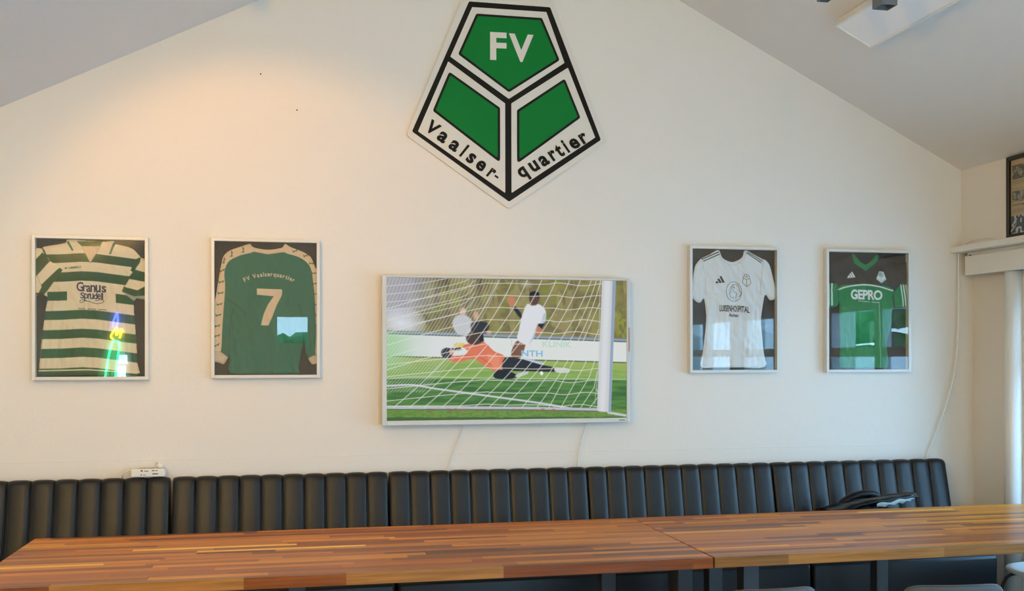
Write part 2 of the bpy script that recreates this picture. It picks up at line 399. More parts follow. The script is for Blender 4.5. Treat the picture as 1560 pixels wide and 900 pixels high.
# outside: terrace, low white wall, hedge
M_TERR = mat('pale_terrace_slabs', L(228, 228, 226), 0.8, var=0.1, scale=3)
M_HEDGE = mat('hedge_leaves', L(84, 120, 60), 0.8, bump=0.05, scale=6, var=0.5)
tag(box('terrace_ground', (XR+0.3, -30, -0.2), (30, 6, -0.05), M_TERR), kind='structure')
tag(box('terrace_wall', (9.4, -13.2, -0.05), (22, -13.0, 1.72), M_TERR), kind='structure')
tag(box('added_outbuilding', (5.6, -13.5, -0.05), (9.4, -13.0, 2.6), M_TERR), kind='structure')  # unseen white outbuilding, added as a bright reflection for the white jersey's glass
def hedge(name, x0, x1, y, h, label):
    bm = bmesh.new(); nx = 40
    for k in range(60):
        x = random.uniform(x0, x1); z = random.uniform(0.3, h-0.3); s = random.uniform(0.35, 0.6)
        r = bmesh.ops.create_icosphere(bm, subdivisions=2, radius=s)
        for v in r['verts']:
            v.co = v.co*(1+random.uniform(-0.15, 0.15))+Vector((x, y+random.uniform(-0.3, 0.3), z))
    return tag(obj(name, bm, M_HEDGE), label, 'hedge')
hedge('hedge', -4, 1.5, -15, 1.98, 'low green hedge outside the small back window')
hedge('hedge', 9.9, 17, -14.4, 3.6, 'green leafy hedge outside beyond the terrace wall')

# ------------------------------------------------------------------ raster painter (flat prints on real surfaces, stored per vertex)
def smooth_noise(X, Y, s, seed):
    r = np.random.RandomState(seed); G = r.rand(64, 64)
    x = X/s; y = Y/s; xi = np.floor(x).astype(int); yi = np.floor(y).astype(int); fx = x-xi; fy = y-yi
    fx = fx*fx*(3-2*fx); fy = fy*fy*(3-2*fy); g = lambda a, b: G[a % 64, b % 64]
    return (g(xi, yi)*(1-fx)+g(xi+1, yi)*fx)*(1-fy)+(g(xi, yi+1)*(1-fx)+g(xi+1, yi+1)*fx)*fy
def seg_dist(X, Y, a, b):
    dx, dy = b[0]-a[0], b[1]-a[1]; t = np.clip(((X-a[0])*dx+(Y-a[1])*dy)/(dx*dx+dy*dy+1e-9), 0, 1)
    return np.hypot(X-a[0]-t*dx, Y-a[1]-t*dy)
def sdf(X, Y, pts):
    """signed distance, positive inside"""
    d = np.full(X.shape, 1e9); ins = np.zeros(X.shape, bool); n = len(pts)
    for i in range(n):
        a, b = pts[i], pts[(i+1) % n]
        d = np.minimum(d, seg_dist(X, Y, a, b))
        if a[1] != b[1]:
            c = ((a[1] > Y) != (b[1] > Y)) & (X < (b[0]-a[0])*(Y-a[1])/(b[1]-a[1])+a[0]); ins ^= c
    return np.where(ins, d, -d)
def smooth_pts(pts, n=5):
    P_ = list(pts); m = len(P_); out = []
    for i in range(m):
        p0, p1, p2, p3 = [np.array(P_[(i+k-1) % m], float) for k in range(4)]
        for k in range(n):
            t = k/n; out.append(tuple(0.5*((2*p1)+(-p0+p2)*t+(2*p0-5*p1+4*p2-p3)*t*t+(-p0+3*p1-3*p2+p3)*t**3)))
    return out
class Painter:
    def __init__(s, X, Y, bgc): s.X = X; s.Y = Y; s.C = np.zeros(X.shape+(3,))+np.array(bgc, float)
    def mix(s, sel, a, col):
        a = a[..., None]; s.C[sel] = s.C[sel]*(1-a)+np.array(col, float)*a
    def poly(s, pts, col, soft=2.0, alpha=1.0, clip=None):
        xs = [p[0] for p in pts]; ys = [p[1] for p in pts]
        sel = (s.X > min(xs)-soft) & (s.X < max(xs)+soft) & (s.Y > min(ys)-soft) & (s.Y < max(ys)+soft)
        if clip is not None: sel &= clip
        if not sel.any(): return
        d = sdf(s.X[sel], s.Y[sel], pts); s.mix(sel, np.clip(0.5+d/soft, 0, 1)*alpha, col)
    def blob(s, c, r, col, soft=3.0, alpha=1.0):
        sel = (abs(s.X-c[0]) < r[0]+soft*2) & (abs(s.Y-c[1]) < r[1]+soft*2)
        q = np.hypot((s.X[sel]-c[0])/r[0], (s.Y[sel]-c[1])/r[1]); s.mix(sel, np.clip(0.5+(1-q)*min(r)/soft, 0, 1)*alpha, col)
    def line(s, pts, wd, col, alpha=1.0, soft=2.0, clip=None):
        xs = [p[0] for p in pts]; ys = [p[1] for p in pts]; m = wd+soft
        sel = (s.X > min(xs)-m) & (s.X < max(xs)+m) & (s.Y > min(ys)-m) & (s.Y < max(ys)+m)
        if clip is not None: sel &= clip
        if not sel.any(): return
        X, Y = s.X[sel], s.Y[sel]; d = np.full(X.shape, 1e9)
        for a, b in zip(pts, pts[1:]): d = np.minimum(d, seg_dist(X, Y, a, b))
        s.mix(sel, np.clip(0.5+(wd/2-d)/soft, 0, 1)*alpha, col)
def grid_mesh(name, X3, col, mask, mt, parent, smooth=True):
    """X3 (ny,nx,3) vertex positions, col (ny,nx,3) sRGB 0-255, mask (ny,nx) bool"""
    ny, nx = mask.shape
    fm = mask[:-1, :-1] & mask[1:, :-1] & mask[:-1, 1:] & mask[1:, 1:]
    idx = np.arange(ny*nx).reshape(ny, nx)
    q = np.stack([idx[:-1, :-1][fm], idx[1:, :-1][fm], idx[1:, 1:][fm], idx[:-1, 1:][fm]], -1)
    used, inv = np.unique(q, return_inverse=True); q = inv.reshape(-1, 4)
    V = X3.reshape(-1, 3)[used]; cc = lin(np.clip(col.reshape(-1, 3)[used], 0, 255))
    me = bpy.data.meshes.new(name); me.vertices.add(len(V)); me.vertices.foreach_set('co', V.astype(np.float32).ravel())
    me.loops.add(q.size); me.loops.foreach_set('vertex_index', q.ravel().astype(np.int32))
    me.polygons.add(len(q)); me.polygons.foreach_set('loop_start', np.arange(0, q.size, 4, dtype=np.int32))
    me.polygons.foreach_set('loop_total', np.full(len(q), 4, np.int32))
    me.update(calc_edges=True)
    a = me.color_attributes.new('col', 'FLOAT_COLOR', 'POINT')
    a.data.foreach_set('color', np.concatenate([cc, np.ones((len(cc), 1))], 1).astype(np.float32).ravel())
    return link(name, me, mt, parent, smooth)
class Plane:
    """artwork digitised on a quad (TL,TR,BR,BL) of a flat W x H panel; local x right, z down from the top edge"""
    def __init__(s, quad, W, H): s.q = [np.array(p, float) for p in quad]; s.W = W; s.H = H
    def art(s, u, v):          # panel fraction -> artwork coords
        tl, tr, br, bl = s.q
        f = lambda i: (tl[i]*(1-u)+tr[i]*u)*(1-v)+(bl[i]*(1-u)+br[i]*u)*v
        return f(0), f(1)
    def loc(s, x, y):          # artwork coords -> panel metres (x, depth below top)
        x = np.asarray(x, float); y = np.asarray(y, float)
        u = np.full(x.shape, 0.5); v = np.full(x.shape, 0.5); tl, tr, br, bl = s.q
        for _ in range(6):
            X, Y = s.art(u, v); e = 1e-4
            Xu, Yu = s.art(u+e, v); Xv, Yv = s.art(u, v+e)
            a, b, c, d = (Xu-X)/e, (Xv-X)/e, (Yu-Y)/e, (Yv-Y)/e; D = a*d-b*c
            u = u+(d*(x-X)-b*(y-Y))/D; v = v+(-c*(x-X)+a*(y-Y))/D
        return u*s.W, v*s.H

# ------------------------------------------------------------------ framed jerseys
FW, FH, FD, RAIL = 0.5546, 0.73, 0.04, 0.0165
def make_frame(x, ztop, label):
    t = empty('framed_jersey', (x, 0, ztop), label=label, cat='framed jersey', group='framed football jerseys on the wall')
    bm = bmesh.new()
    for lo, hi in (((0, -FD, -FH), (RAIL, 0, 0)), ((FW-RAIL, -FD, -FH), (FW, 0, 0)), ((RAIL, -FD, -RAIL), (FW-RAIL, 0, 0)), ((RAIL, -FD, -FH), (FW-RAIL, 0, -FH+RAIL))):
        add_box(bm, lo, hi, 0.0015, 1)
    obj('frame', bm, M_FRAME, t)
    box('backing', (RAIL, -0.008, -FH+RAIL), (FW-RAIL, -0.001, -RAIL), M_BACKING, t)
    box('glass_pane', (RAIL-0.001, -0.0365, -FH+RAIL-0.001), (FW-RAIL+0.001, -0.0345, -RAIL+0.001), M_GLASS, t)
    return t
IW, IH = FW-2*RAIL, FH-2*RAIL
class Garment:
    def __init__(s, parent, quad, outline, base, seed, folds=1.0, nx=250, fold_dir=0.15, extra=()):
        s.pl = Plane(quad, IW, IH); ny = int(nx*IH/IW); s.parent = parent; s.seed = seed; s.folds = folds; s.fd = fold_dir
        u, v = np.meshgrid(np.linspace(0, 1, nx), np.linspace(0, 1, ny))
        X, Y = s.pl.art(u, v); s.u, s.v = u, v
        s.outline = smooth_pts(outline, 3) if outline else None
        s.extra = extra
        s.p = Painter(X, Y, base)
    def height(s, X, Y):
        d = sdf(X, Y, s.outline); h = 0.0090*np.clip(d/14, 0, 1)**0.5
        for pts, dh in s.extra:
            h = h+dh*np.clip(sdf(X, Y, pts)/8, 0, 1)
        k = np.clip((Y-120)/400, 0.15, 1)
        xx = (X-350)*(1-0.12*(Y-400)/400)+s.fd*60*np.sin(Y/160+s.seed)
        n1 = smooth_noise(xx+500, Y+300, 26, s.seed)*0.35+smooth_noise(xx*1.0+500, Y*0.16+300, 15, s.seed+1)*0.85+smooth_noise(xx+500, Y*0.08+300, 32, s.seed+2)*1.2
        h = h+s.folds*k*0.0082*(n1-1.05)
        n2 = smooth_noise((X-Y*0.6)+2000, (X*0.3+Y)*0.35+900, 26, s.seed+5)
        return h+s.folds*0.005*(n2-0.4)
    def build(s, name='jersey'):
        X, Y = s.p.X, s.p.Y; h = s.height(X, Y); mask = sdf(X, Y, s.outline) > 0
        P3 = np.stack([RAIL+s.u*IW, -0.0095-np.maximum(h, 0)*1.0, -RAIL-s.v*IH], -1)
        s.o = grid_mesh(name, P3, s.p.C, mask, M_JERSEY, s.parent); return s.o
    def place(s, X, Y, lift=0.0012):
        X = np.asarray(X, float); Y = np.asarray(Y, float)
        x, z = s.pl.loc(X, Y); h = np.maximum(s.height(X, Y), 0)
        return np.stack([RAIL+x, -0.0095-h-lift, -RAIL-z], -1)
    def text(s, txt, org, right, up, mt, name='lettering', bold=0.01, space=1.0, lift=0.0014):
        """text stretched onto the parallelogram: org = lower left corner, right / up = corner ends (artwork coordinates)"""
        V, F = text_fit(txt, bold, space)
        o = np.array(org, float); r = np.array(right, float)-o; u = np.array(up, float)-o
        Q = o+V[:, :1]*r+V[:, 1:]*u
        Q, F = refine(Q, F, 4.5)
        return flat_mesh(name, s.place(Q[:, 0], Q[:, 1], lift), F, mt, s.o)
    def arc_text(s, txt, c, R, a0, a1, size, mt, name='lettering', bold=0.01):
        """letters on an arc above centre c, angles from vertical in degrees; size = cap height"""
        datas = []; adv = []
        for ch in txt:
            if ch == ' ': datas.append(None); adv.append(0.35); continue
            V, F = text_data(ch, bold); wv = V[:, 0].max()-V[:, 0].min(); V = V-np.array([V[:, 0].min()+wv/2, 0]); datas.append((V, F)); adv.append(wv+0.13)
        tot = sum(adv); pos = 0; VV = []; FF = []; off = 0
        for dt, ad in zip(datas, adv):
            m = (pos+ad/2)/tot; pos += ad
            if dt is None: continue
            a = math.radians(a0+(a1-a0)*m); V, F = dt; k = size/0.73
            kx = (R*math.radians(a1-a0))/tot
            lx = V[:, 0]*kx; ly = V[:, 1]*k
            x = c[0]+math.sin(a)*(R+ly)+math.cos(a)*lx; y = c[1]-math.cos(a)*(R+ly)+math.sin(a)*lx
            VV.append(s.place(x, y)); FF += [tuple(i+off for i in f) for f in F]; off += len(V)
        return flat_mesh(name, np.concatenate(VV), FF, mt, s.o)
    def shape(s, polys, mt, name):
        VV = []; FF = []; off = 0
        for pts in polys:
            a, F = refine(pts, [tuple(range(len(pts)))], 4.5); VV.append(s.place(a[:, 0], a[:, 1])); FF += [tuple(i+off for i in f) for f in F]; off += len(a)
        return flat_mesh(name, np.concatenate(VV), FF, mt, s.o)
    def stroke(s, lines, wd, mt, name, lift=0.0022):
        VV = []; FF = []; off = 0
        for pts in lines:
            a = np.array(pts, float); t = np.gradient(a, axis=0); t /= np.linalg.norm(t, axis=1)[:, None]+1e-9
            nrm = np.stack([-t[:, 1], t[:, 0]], 1)*wd/2
            l = a+nrm; r = a-nrm; n = len(a)
            VV.append(s.place(np.r_[l[:, 0], r[:, 0]], np.r_[l[:, 1], r[:, 1]], lift))
            FF += [(off+i, off+i+1, off+n+i+1, off+n+i) for i in range(n-1)]; off += 2*n
        return flat_mesh(name, np.concatenate(VV), FF, mt, s.o)
def curve2(pts, n=6): return [(p.x, p.y) for p in catmull([(a, b, 0) for a, b in pts], n)]
def dense(pts, step=6):
    out = []
    for a, b in zip(pts, pts[1:]):
        n = max(1, int(math.hypot(b[0]-a[0], b[1]-a[1])/step))
        out += [(a[0]+(b[0]-a[0])*k/n, a[1]+(b[1]-a[1])*k/n) for k in range(n)]
    return out+[pts[-1]]

CREAM = (222, 207, 180); GRN = (28, 72, 34)
# --- 1: green and white hoops
t = make_frame(-1.3157, EYE+0.6150, 'framed green and white hooped short-sleeved jersey, leftmost frame on the wall')
lsl = [(60, 120), (112, 128), (150, 190), (217, 237), (135, 350), (135, 388), (60, 372)]
rsl = [(632, 165), (680, 200), (690, 400), (600, 400), (533, 352), (605, 235), (612, 180)]
g = Garment(t, [(78, 70), (661, 80), (659, 808), (74, 812)],
    [(246, 74), (230, 92), (120, 112), (104, 122), (60, 130), (55, 250), (60, 372), (100, 371), (134, 386), (126, 440), (104, 600), (88, 770), (92, 800), (350, 800), (612, 806), (617, 740), (606, 560), (600, 402), (660, 398), (690, 380), (690, 200), (640, 170), (600, 128), (560, 110), (500, 96), (488, 80), (420, 84)],
    CREAM, 3, 1.0, extra=((lsl, 0.004), (rsl, 0.004)))
p = g.p
xo = np.interp(p.X, [80, 200, 320, 400, 500, 610], [0, -2, -9, -5, 8, 22])
Yr = p.Y-xo
gv = GRN*(1+0*p.X[..., None]) if False else None
for a, b in ((157, 203), (254, 304), (357, 405), (460, 508), (562, 610), (662, 712), (768, 830)):
    al = np.clip(0.5+np.minimum(Yr-a, b-Yr)/2, 0, 1)
    if a == 357: al = al*np.clip(0.5+np.maximum(239-p.X, p.X-499)/2, 0, 1)
    p.C = p.C*(1-al[..., None])+np.array(GRN if a < 300 else (26, 78, 46), float)*al[..., None]
p.line([(80, 779), (350, 772), (615, 790)], 7, CREAM)
p.poly(lsl, CREAM, 1.5)
p.poly([(60, 200), (112, 145), (128, 160), (150, 192), (85, 265), (60, 300)], GRN)
p.poly([(100, 110), (120, 130), (140, 175), (125, 160)], GRN)
p.poly([(200, 226), (217, 238), (135, 350), (118, 374), (60, 372), (78, 345), (105, 318)], GRN)
p.poly([(60, 280), (83, 270), (107, 330), (90, 362), (60, 360)], CREAM)
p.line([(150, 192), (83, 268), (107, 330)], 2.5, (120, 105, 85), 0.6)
p.poly(rsl, CREAM, 1.5)
p.poly([(612, 178), (636, 168), (634, 195), (604, 236), (595, 250), (580, 240)], GRN)
p.poly([(604, 235), (700, 262), (700, 308), (565, 284)], GRN)
p.poly([(544, 325), (560, 332), (618, 346), (700, 305), (700, 372), (600, 380), (532, 352)], GRN)
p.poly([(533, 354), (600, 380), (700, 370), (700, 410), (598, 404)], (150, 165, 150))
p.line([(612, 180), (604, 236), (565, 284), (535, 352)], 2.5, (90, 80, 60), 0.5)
p.poly([(290, 84), (430, 84), (418, 112), (320, 112)], (40, 78, 52))
p.poly([(318, 110), (420, 110), (364, 200)], (205, 182, 156))
p.poly([(246, 74), (282, 72), (324, 130), (270, 136)], (214, 198, 176)); p.poly([(238, 88), (250, 84), (276, 133), (266, 136)], (20, 96, 70))
p.poly([(410, 140), (455, 78), (490, 78), (500, 96), (470, 152)], (214, 198, 176)); p.poly([(488, 90), (500, 94), (474, 154), (464, 152)], (20, 96, 70))
p.line([(318, 112), (364, 202), (420, 112)], 2.5, (120, 100, 80), 0.7)
g.build()
g.text('UMBRO', (246, 234), (316, 227), (246, 222), M_PRINT_GREEN, bold=0.03)
g.shape([[(226, 228), (234, 223), (242, 228), (234, 234)]], M_PRINT_GREEN, 'emblem')
for s_, xa, xb, yb, yt, sk in (('G', 290, 328, 352, 301, 2), ('r', 325, 344, 353, 318, 1), ('a', 342, 366, 356, 320, 1), ('n', 364, 392, 356, 318, 1), ('u', 392, 420, 358, 318, 1), ('s', 424, 450, 358, 322, 2)):
    g.text(s_, (xa, yb), (xb, yb+sk), (xa, yt), M_PRINT_NAVY, bold=0.022)
for s_, xa, xb, yb, yt in (('S', 310, 332, 391, 358), ('p', 330, 352, 405, 364), ('r', 350, 364, 394, 364), ('u', 362, 382, 395, 364), ('d', 380, 402, 395, 358), ('e', 401, 420, 396, 366), ('l', 421, 432, 396, 360)):
    g.text(s_, (xa, yb), (xb, yb), (xa, yt), M_PRINT_NAVY, bold=0.022)
g.stroke([curve2([(345, 402), (322, 398), (308, 404), (314, 414), (335, 404), (360, 408), (395, 419), (425, 414), (436, 405), (425, 398), (400, 402), (388, 404)], 8)], 3.2, M_PRINT_NAVY, 'swash')
g.stroke([dense([(x, 444+((x-298)/150.)*8-2), (x+rr, 444+((x-298)/150.)*8+2)], 3) for x, rr in [(299+k*6.4, 4.2) for k in range(24) if k not in (6, 7, 15, 16)]], 4.0, M_PRINT_NAVY, 'small_lettering')

# --- 2: green goalkeeper jersey with number 7
t = make_frame(-0.4518, EYE+0.6205, 'framed long-sleeved green jersey bearing a large number 7')
G2 = (38, 104, 84); BEI = (214, 190, 160)
cuffL = [(56, 690), (92, 692), (131, 722), (106, 760), (56, 745)]; cuffR = [(571, 728), (600, 712), (640, 706), (640, 750), (596, 762)]
lsl = [(50, 200), (130, 200), (160, 420), (150, 560), (140, 700), (130, 722), (50, 700)]
rsl = [(560, 200), (640, 200), (640, 710), (590, 715), (540, 560), (530, 420)]
g = Garment(t, [(57, 75), (622, 84), (622, 818), (56, 820)],
    [(250, 86), (200, 103), (140, 124), (105, 155), (90, 210), (76, 290), (62, 380), (50, 430), (40, 600), (40, 744), (70, 750), (106, 761), (131, 723), (136, 740), (140, 808), (300, 812), (515, 812), (520, 780), (548, 640), (560, 700), (572, 727), (596, 762), (650, 748), (660, 600), (650, 300), (612, 210), (590, 160), (545, 130), (480, 105), (444, 86), (425, 108), (345, 119), (270, 106)],
    G2, 11, 0.8, extra=((lsl, 0.002), (rsl, 0.002)))
p = g.p
al = np.clip((p.Y-270)/6, 0, 1)
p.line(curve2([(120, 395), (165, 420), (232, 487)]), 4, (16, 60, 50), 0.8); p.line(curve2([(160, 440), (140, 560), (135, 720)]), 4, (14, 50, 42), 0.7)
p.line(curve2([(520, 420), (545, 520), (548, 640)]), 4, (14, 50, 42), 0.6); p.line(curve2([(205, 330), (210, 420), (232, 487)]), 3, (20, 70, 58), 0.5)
p.poly([(250, 80), (270, 108), (345, 120), (428, 108), (445, 80), (480, 100), (440, 134), (350, 147), (268, 132)], BEI)
p.poly(smooth_pts([(250, 84), (272, 130), (200, 152), (140, 182), (117, 220), (110, 262), (114, 310), (112, 370), (106, 450), (98, 560), (88, 700), (40, 700), (40, 300), (90, 140)], 3), BEI)
p.poly(smooth_pts([(445, 84), (436, 132), (520, 160), (572, 196), (594, 240), (602, 300), (609, 360), (613, 420), (618, 600), (616, 710), (660, 700), (660, 200), (560, 110)], 3), BEI)
p.line([(272, 131), (345, 146), (437, 133)], 2, (150, 130, 105), 0.8)
p.poly(cuffL, (200, 182, 158)); p.poly(cuffR, (200, 182, 158)); p.line([(90, 692), (56, 688)], 2, (120, 110, 95), 0.8)
p.poly([(288, 337), (428, 342), (427, 374), (398, 430), (375, 490), (352, 543), (310, 542), (325, 480), (350, 425), (382, 380), (288, 372)], BEI, 2)
# leaping cat marks along the sleeve bands
DG = (26, 78, 62)
def cat(x, y, a, s):
    ca, sa = math.cos(a), math.sin(a); R_ = lambda q: [(x+(ca*i-sa*j)*s, y+(sa*i+ca*j)*s) for i, j in q]
    p.line(R_([(-16, 8), (-4, 4), (8, -4), (14, -10)]), 6*s, DG); p.line(R_([(-4, 4), (-10, 15)]), 3.5*s, DG); p.line(R_([(7, -3), (13, 4)]), 3.5*s, DG); p.line(R_([(-14, 7), (-22, -3)]), 2.2*s, DG)
for i, (cx, cy, ca_) in enumerate([(212, 122, -1.1), (150, 145, -1.0), (108, 182, -0.8), (98, 237, 0.1), (94, 300, 0.3), (90, 362, 0.35), (84, 425, 0.3), (78, 485, 0.3), (72, 545, 0.3), (70, 600, 0.3), (68, 652, 0.1)]): cat(cx, cy, ca_, 0.85)
for cx, cy, ca_ in [(502, 126, 0.1), (562, 152, 0.2), (594, 195, 0.5), (606, 250, 0.5), (611, 308, 0.4), (617, 366, 0.4), (622, 425, 0.4), (621, 484, 0.4), (622, 543, 0.4)]: cat(cx, cy, ca_, 0.75)
g.build()
g.arc_text('FV Vaalserquartier', (357, 556), 288, -28.5, 28.5, 24, M_PRINT_BEIGE, bold=0.03)

# --- 3: white jersey
t = make_frame(2.1823, EYE+0.6373, 'framed white short-sleeved jersey with black shoulder stripes, first frame right of the screen')
WH = (226, 228, 230)
lsl = [(100, 110), (165, 128), (182, 230), (192, 352), (160, 398), (100, 380)]; rsl = [(535, 130), (620, 110), (620, 380), (565, 382), (512, 342), (520, 230)]
g = Garment(t, [(103, 70), (606, 82), (604, 802), (102, 802)],
    [(268, 75), (210, 105), (160, 130), (130, 165), (118, 210), (108, 290), (104, 355), (130, 390), (158, 396), (178, 372), (186, 420), (190, 500), (182, 600), (170, 700), (160, 784), (250, 788), (400, 788), (543, 786), (538, 700), (524, 560), (520, 480), (530, 420), (545, 350), (572, 382), (606, 368), (602, 290), (584, 210), (568, 160), (535, 130), (480, 104), (424, 78), (404, 122), (347, 150), (290, 124)],
    WH, 21, 1.1, extra=((lsl, 0.003), (rsl, 0.003)))
p = g.p
p.line(curve2([(262, 80), (284, 136), (345, 172), (412, 138), (432, 84)]), 2, (150, 152, 158), 0.7)
p.line([(165, 130), (182, 230), (192, 352)], 2, (150, 152, 158), 0.6); p.line([(535, 132), (520, 230), (512, 342)], 2, (150, 152, 158), 0.6)
for a, b in (((168, 133), (266, 90)), ((176, 145), (270, 103))): p.line([a, b], 5.5, (30, 32, 40))
for a, b in (((432, 96), (518, 155)), ((440, 92), (526, 146)), ((462, 94), (533, 134))): p.line([a, b], 5, (30, 32, 40))
g.build()
for q in ([(268, 238), (279, 235), (299, 276), (284, 276)], [(254, 254), (266, 250), (281, 277), (267, 278)], [(243, 272), (254, 265), (263, 278), (246, 280)]):
    g.shape([q], M_PRINT_BLACK, 'stripe_mark')
el = [(353+46*math.cos(a), 330+60*math.sin(a)) for a in np.linspace(0, 2*math.pi, 40)]
g.stroke([el, curve2([(336, 300), (345, 290), (358, 287), (375, 292), (384, 305), (386, 325), (397, 342), (388, 355), (378, 362)]),
          curve2([(336, 300), (350, 304), (360, 310), (352, 297), (344, 290)]), curve2([(332, 302), (345, 318), (358, 332), (372, 342), (366, 362), (366, 385)]), [(338, 330), (343, 332)]], 2.3, M_PRINT_BLACK, 'portrait_emblem')
g.stroke([curve2([(332, 310), (330, 328), (327, 345), (332, 362), (345, 366), (356, 360)]), curve2([(348, 366), (352, 382)])], 2.6, M_PRINT_BLUE, 'portrait_emblem')
g.text('LUISENHO', (268, 448), (372, 452), (268, 410), M_PRINT_BLACK, bold=0.02, space=0.95)
g.text('S', (373, 452), (378, 452), (373, 414), M_PRINT_BLACK)
g.text('PITAL', (380, 452), (446, 460), (380, 414), M_PRINT_BLACK, bold=0.02, space=0.95)
g.text('Aachen', (323, 480), (380, 484), (323, 459), M_PRINT_BLACK, bold=0.02)
def badge(g, cx, cy, w, h, m1, m2, wd):
    T = lambda q: [(cx+a*w/2, cy+b*h/2) for a, b in q]
    ring = T([(-0.42, -1), (0.42, -0.9), (1, 0.38), (0.06, 1), (-1, 0.3)]); g.shape([ring], m2, 'badge')
    return T
T = badge(g, 430, 263, 54, 76, M_PRINT_SILVER, M_PRINT_WHITE, 2)
M_BADGE = mat('grey_badge_print', L(110, 112, 112), 0.6)
g.stroke([dense(T([(-0.42, -1), (0.42, -0.9), (1, 0.38), (0.06, 1), (-1, 0.3), (-0.42, -1)]), 4), dense(T([(0, -0.15), (0.03, 0.95)]), 4), dense(T([(-0.72, -0.4), (0, -0.12), (0.72, -0.36)]), 4)], 3.0, M_BADGE, 'badge')
g.text('FV', T([(-0.25, -0.42)])[0], T([(0.3, -0.38)])[0], T([(-0.22, -0.75)])[0], M_BADGE, 'badge', bold=0.02, lift=0.0024)

# --- 4: green and black jersey
t = make_frame(3.0371, EYE+0.6372, 'framed green jersey with black yoke and green V-neck, rightmost frame on the wall')
G4 = (18, 128, 74); BK = (58, 52, 50)
lsl = [(90, 270), (150, 285), (162, 385), (150, 420), (90, 415)]; rsl = [(485, 330), (530, 290), (600, 290), (600, 425), (545, 425), (500, 436)]
g = Garment(t, [(96, 92), (566, 102), (567, 800), (95, 802)],
    [(237, 104), (200, 125), (140, 150), (80, 175), (70, 300), (80, 418), (150, 421), (164, 395), (168, 500), (172, 650), (176, 797), (300, 798), (452, 798), (450, 650), (476, 540), (486, 440), (545, 426), (600, 420), (600, 180), (500, 145), (440, 125), (402, 108), (385, 110), (322, 168), (250, 101)],
    BK, 31, 1.0, extra=((lsl, 0.003), (rsl, 0.003)))
p = g.p
p.poly(smooth_pts([(160, 304), (250, 288), (325, 284), (400, 294), (484, 318), (492, 430), (600, 900), (100, 900), (160, 420)], 3), G4)
p.poly([(60, 282), (150, 286), (162, 385), (152, 430), (60, 430)], G4); p.poly([(486, 335), (530, 290), (620, 285), (620, 440), (500, 440)], G4)
p.line(curve2([(160, 320), (205, 304), (265, 294), (325, 291), (400, 302), (481, 326)]), 8, (226, 224, 214))
p.line(curve2([(162, 320), (158, 360), (168, 420)]), 3.5, (8, 60, 38), 0.9); p.line(curve2([(486, 330), (482, 370), (490, 430)]), 3.5, (8, 60, 38), 0.9)
for xs in (104, 122): p.line([(xs-2, 284), (xs, 412)], 8, (226, 226, 220))
for a, b in (((530, 292), (544, 420)), ((545, 292), (560, 420)), ((560, 292), (574, 420))): p.line([a, b], 7, (226, 226, 220))
p.line([(401, 392), (406, 560), (409, 795)], 5, (150, 190, 165), 0.8); p.line([(335, 735), (452, 745)], 2, (10, 90, 55), 0.6)
p.poly([(237, 106), (250, 98), (322, 168), (388, 104), (402, 120), (388, 152), (322, 209), (252, 160)], (26, 132, 82))
p.poly([(170, 790), (455, 792), (455, 805), (170, 803)], (30, 30, 30))
g.build()
g.text('GEPRO', (229, 378), (417, 384), (229, 318), M_PRINT_WHITE, bold=0.034, space=0.95)
g.stroke([dense([(x, 388+(x-275)*0.08-2), (x+4.5, 388+(x-275)*0.08+3)], 3) for x in [276+k*6.2 for k in range(20) if k not in (11, 12)]], 3.4, M_PRINT_SILVER, 'small_lettering')
for q in ([(231, 214), (239, 213), (256, 240), (245, 241)], [(222, 226), (230, 221), (243, 241), (232, 242)], [(213, 240), (221, 233), (230, 242), (216, 244)]):
    g.shape([q], M_PRINT_WHITE, 'stripe_mark')
g.shape([[(211, 245), (257, 241), (257, 246), (211, 250)]], M_PRINT_WHITE, 'stripe_mark')
T = badge(g, 413, 245, 60, 72, M_PRINT_SILVER, M_PRINT_SILVER, 2)
g.shape([T([(-0.34, -0.8), (0.32, -0.72), (0.5, -0.3), (0.0, 0.0), (-0.52, -0.34)]), T([(-0.6, -0.22), (-0.08, 0.1), (-0.06, 0.62), (-0.78, 0.22)]), T([(0.6, -0.18), (0.8, 0.28), (0.12, 0.62), (0.08, 0.12)])][0:1], mat('badge_green', L(30, 110, 84), 0.6), 'badge')
for o_ in [g.o.children[-1]]:
    for v in o_.data.vertices: v.co.y -= 0.0006
mg = o_.data.materials[0]
for q in (T([(-0.6, -0.22), (-0.08, 0.1), (-0.06, 0.62), (-0.78, 0.22)]), T([(0.6, -0.18), (0.8, 0.28), (0.12, 0.62), (0.08, 0.12)])):
    b_ = g.shape([q], mg, 'badge')
    for v in b_.data.vertices: v.co.y -= 0.0006

# ------------------------------------------------------------------ wall-mounted screen
SX, SZ, SW, SH, SD = 0.4279, EYE+0.4400, 1.3841, 0.8067, 0.07
tv = empty('wall_screen', (SX, 0, SZ-SH), label='large flat screen on the wall showing a football goalkeeper diving behind a net', cat='screen')
bl, br_, bt, bb = 0.025, 0.0185, 0.014, 0.026
bm = bmesh.new()
for lo, hi in (((0, -SD, 0), (bl, -0.02, SH)), ((SW-br_, -SD, 0), (SW, -0.02, SH)), ((bl, -SD, SH-bt), (SW-br_, -0.02, SH)), ((bl, -SD, 0), (SW-br_, -0.02, bb))):
    add_box(bm, lo, hi, 0.003, 2)
obj('bezel', bm, mat('silver_grey_bezel', L(200, 203, 200), 0.4, var=0.02), tv)
box('housing', (0.02, -0.045, 0.02), (SW-0.02, -0.005, SH-0.02), M_PLASTIC, tv)
box('control_strip', (SW-0.008, -SD-0.003, SH-0.41), (SW-0.002, -SD, SH-0.275), mat('copper_strip', L(168, 128, 100), 0.4), tv, 0.001)
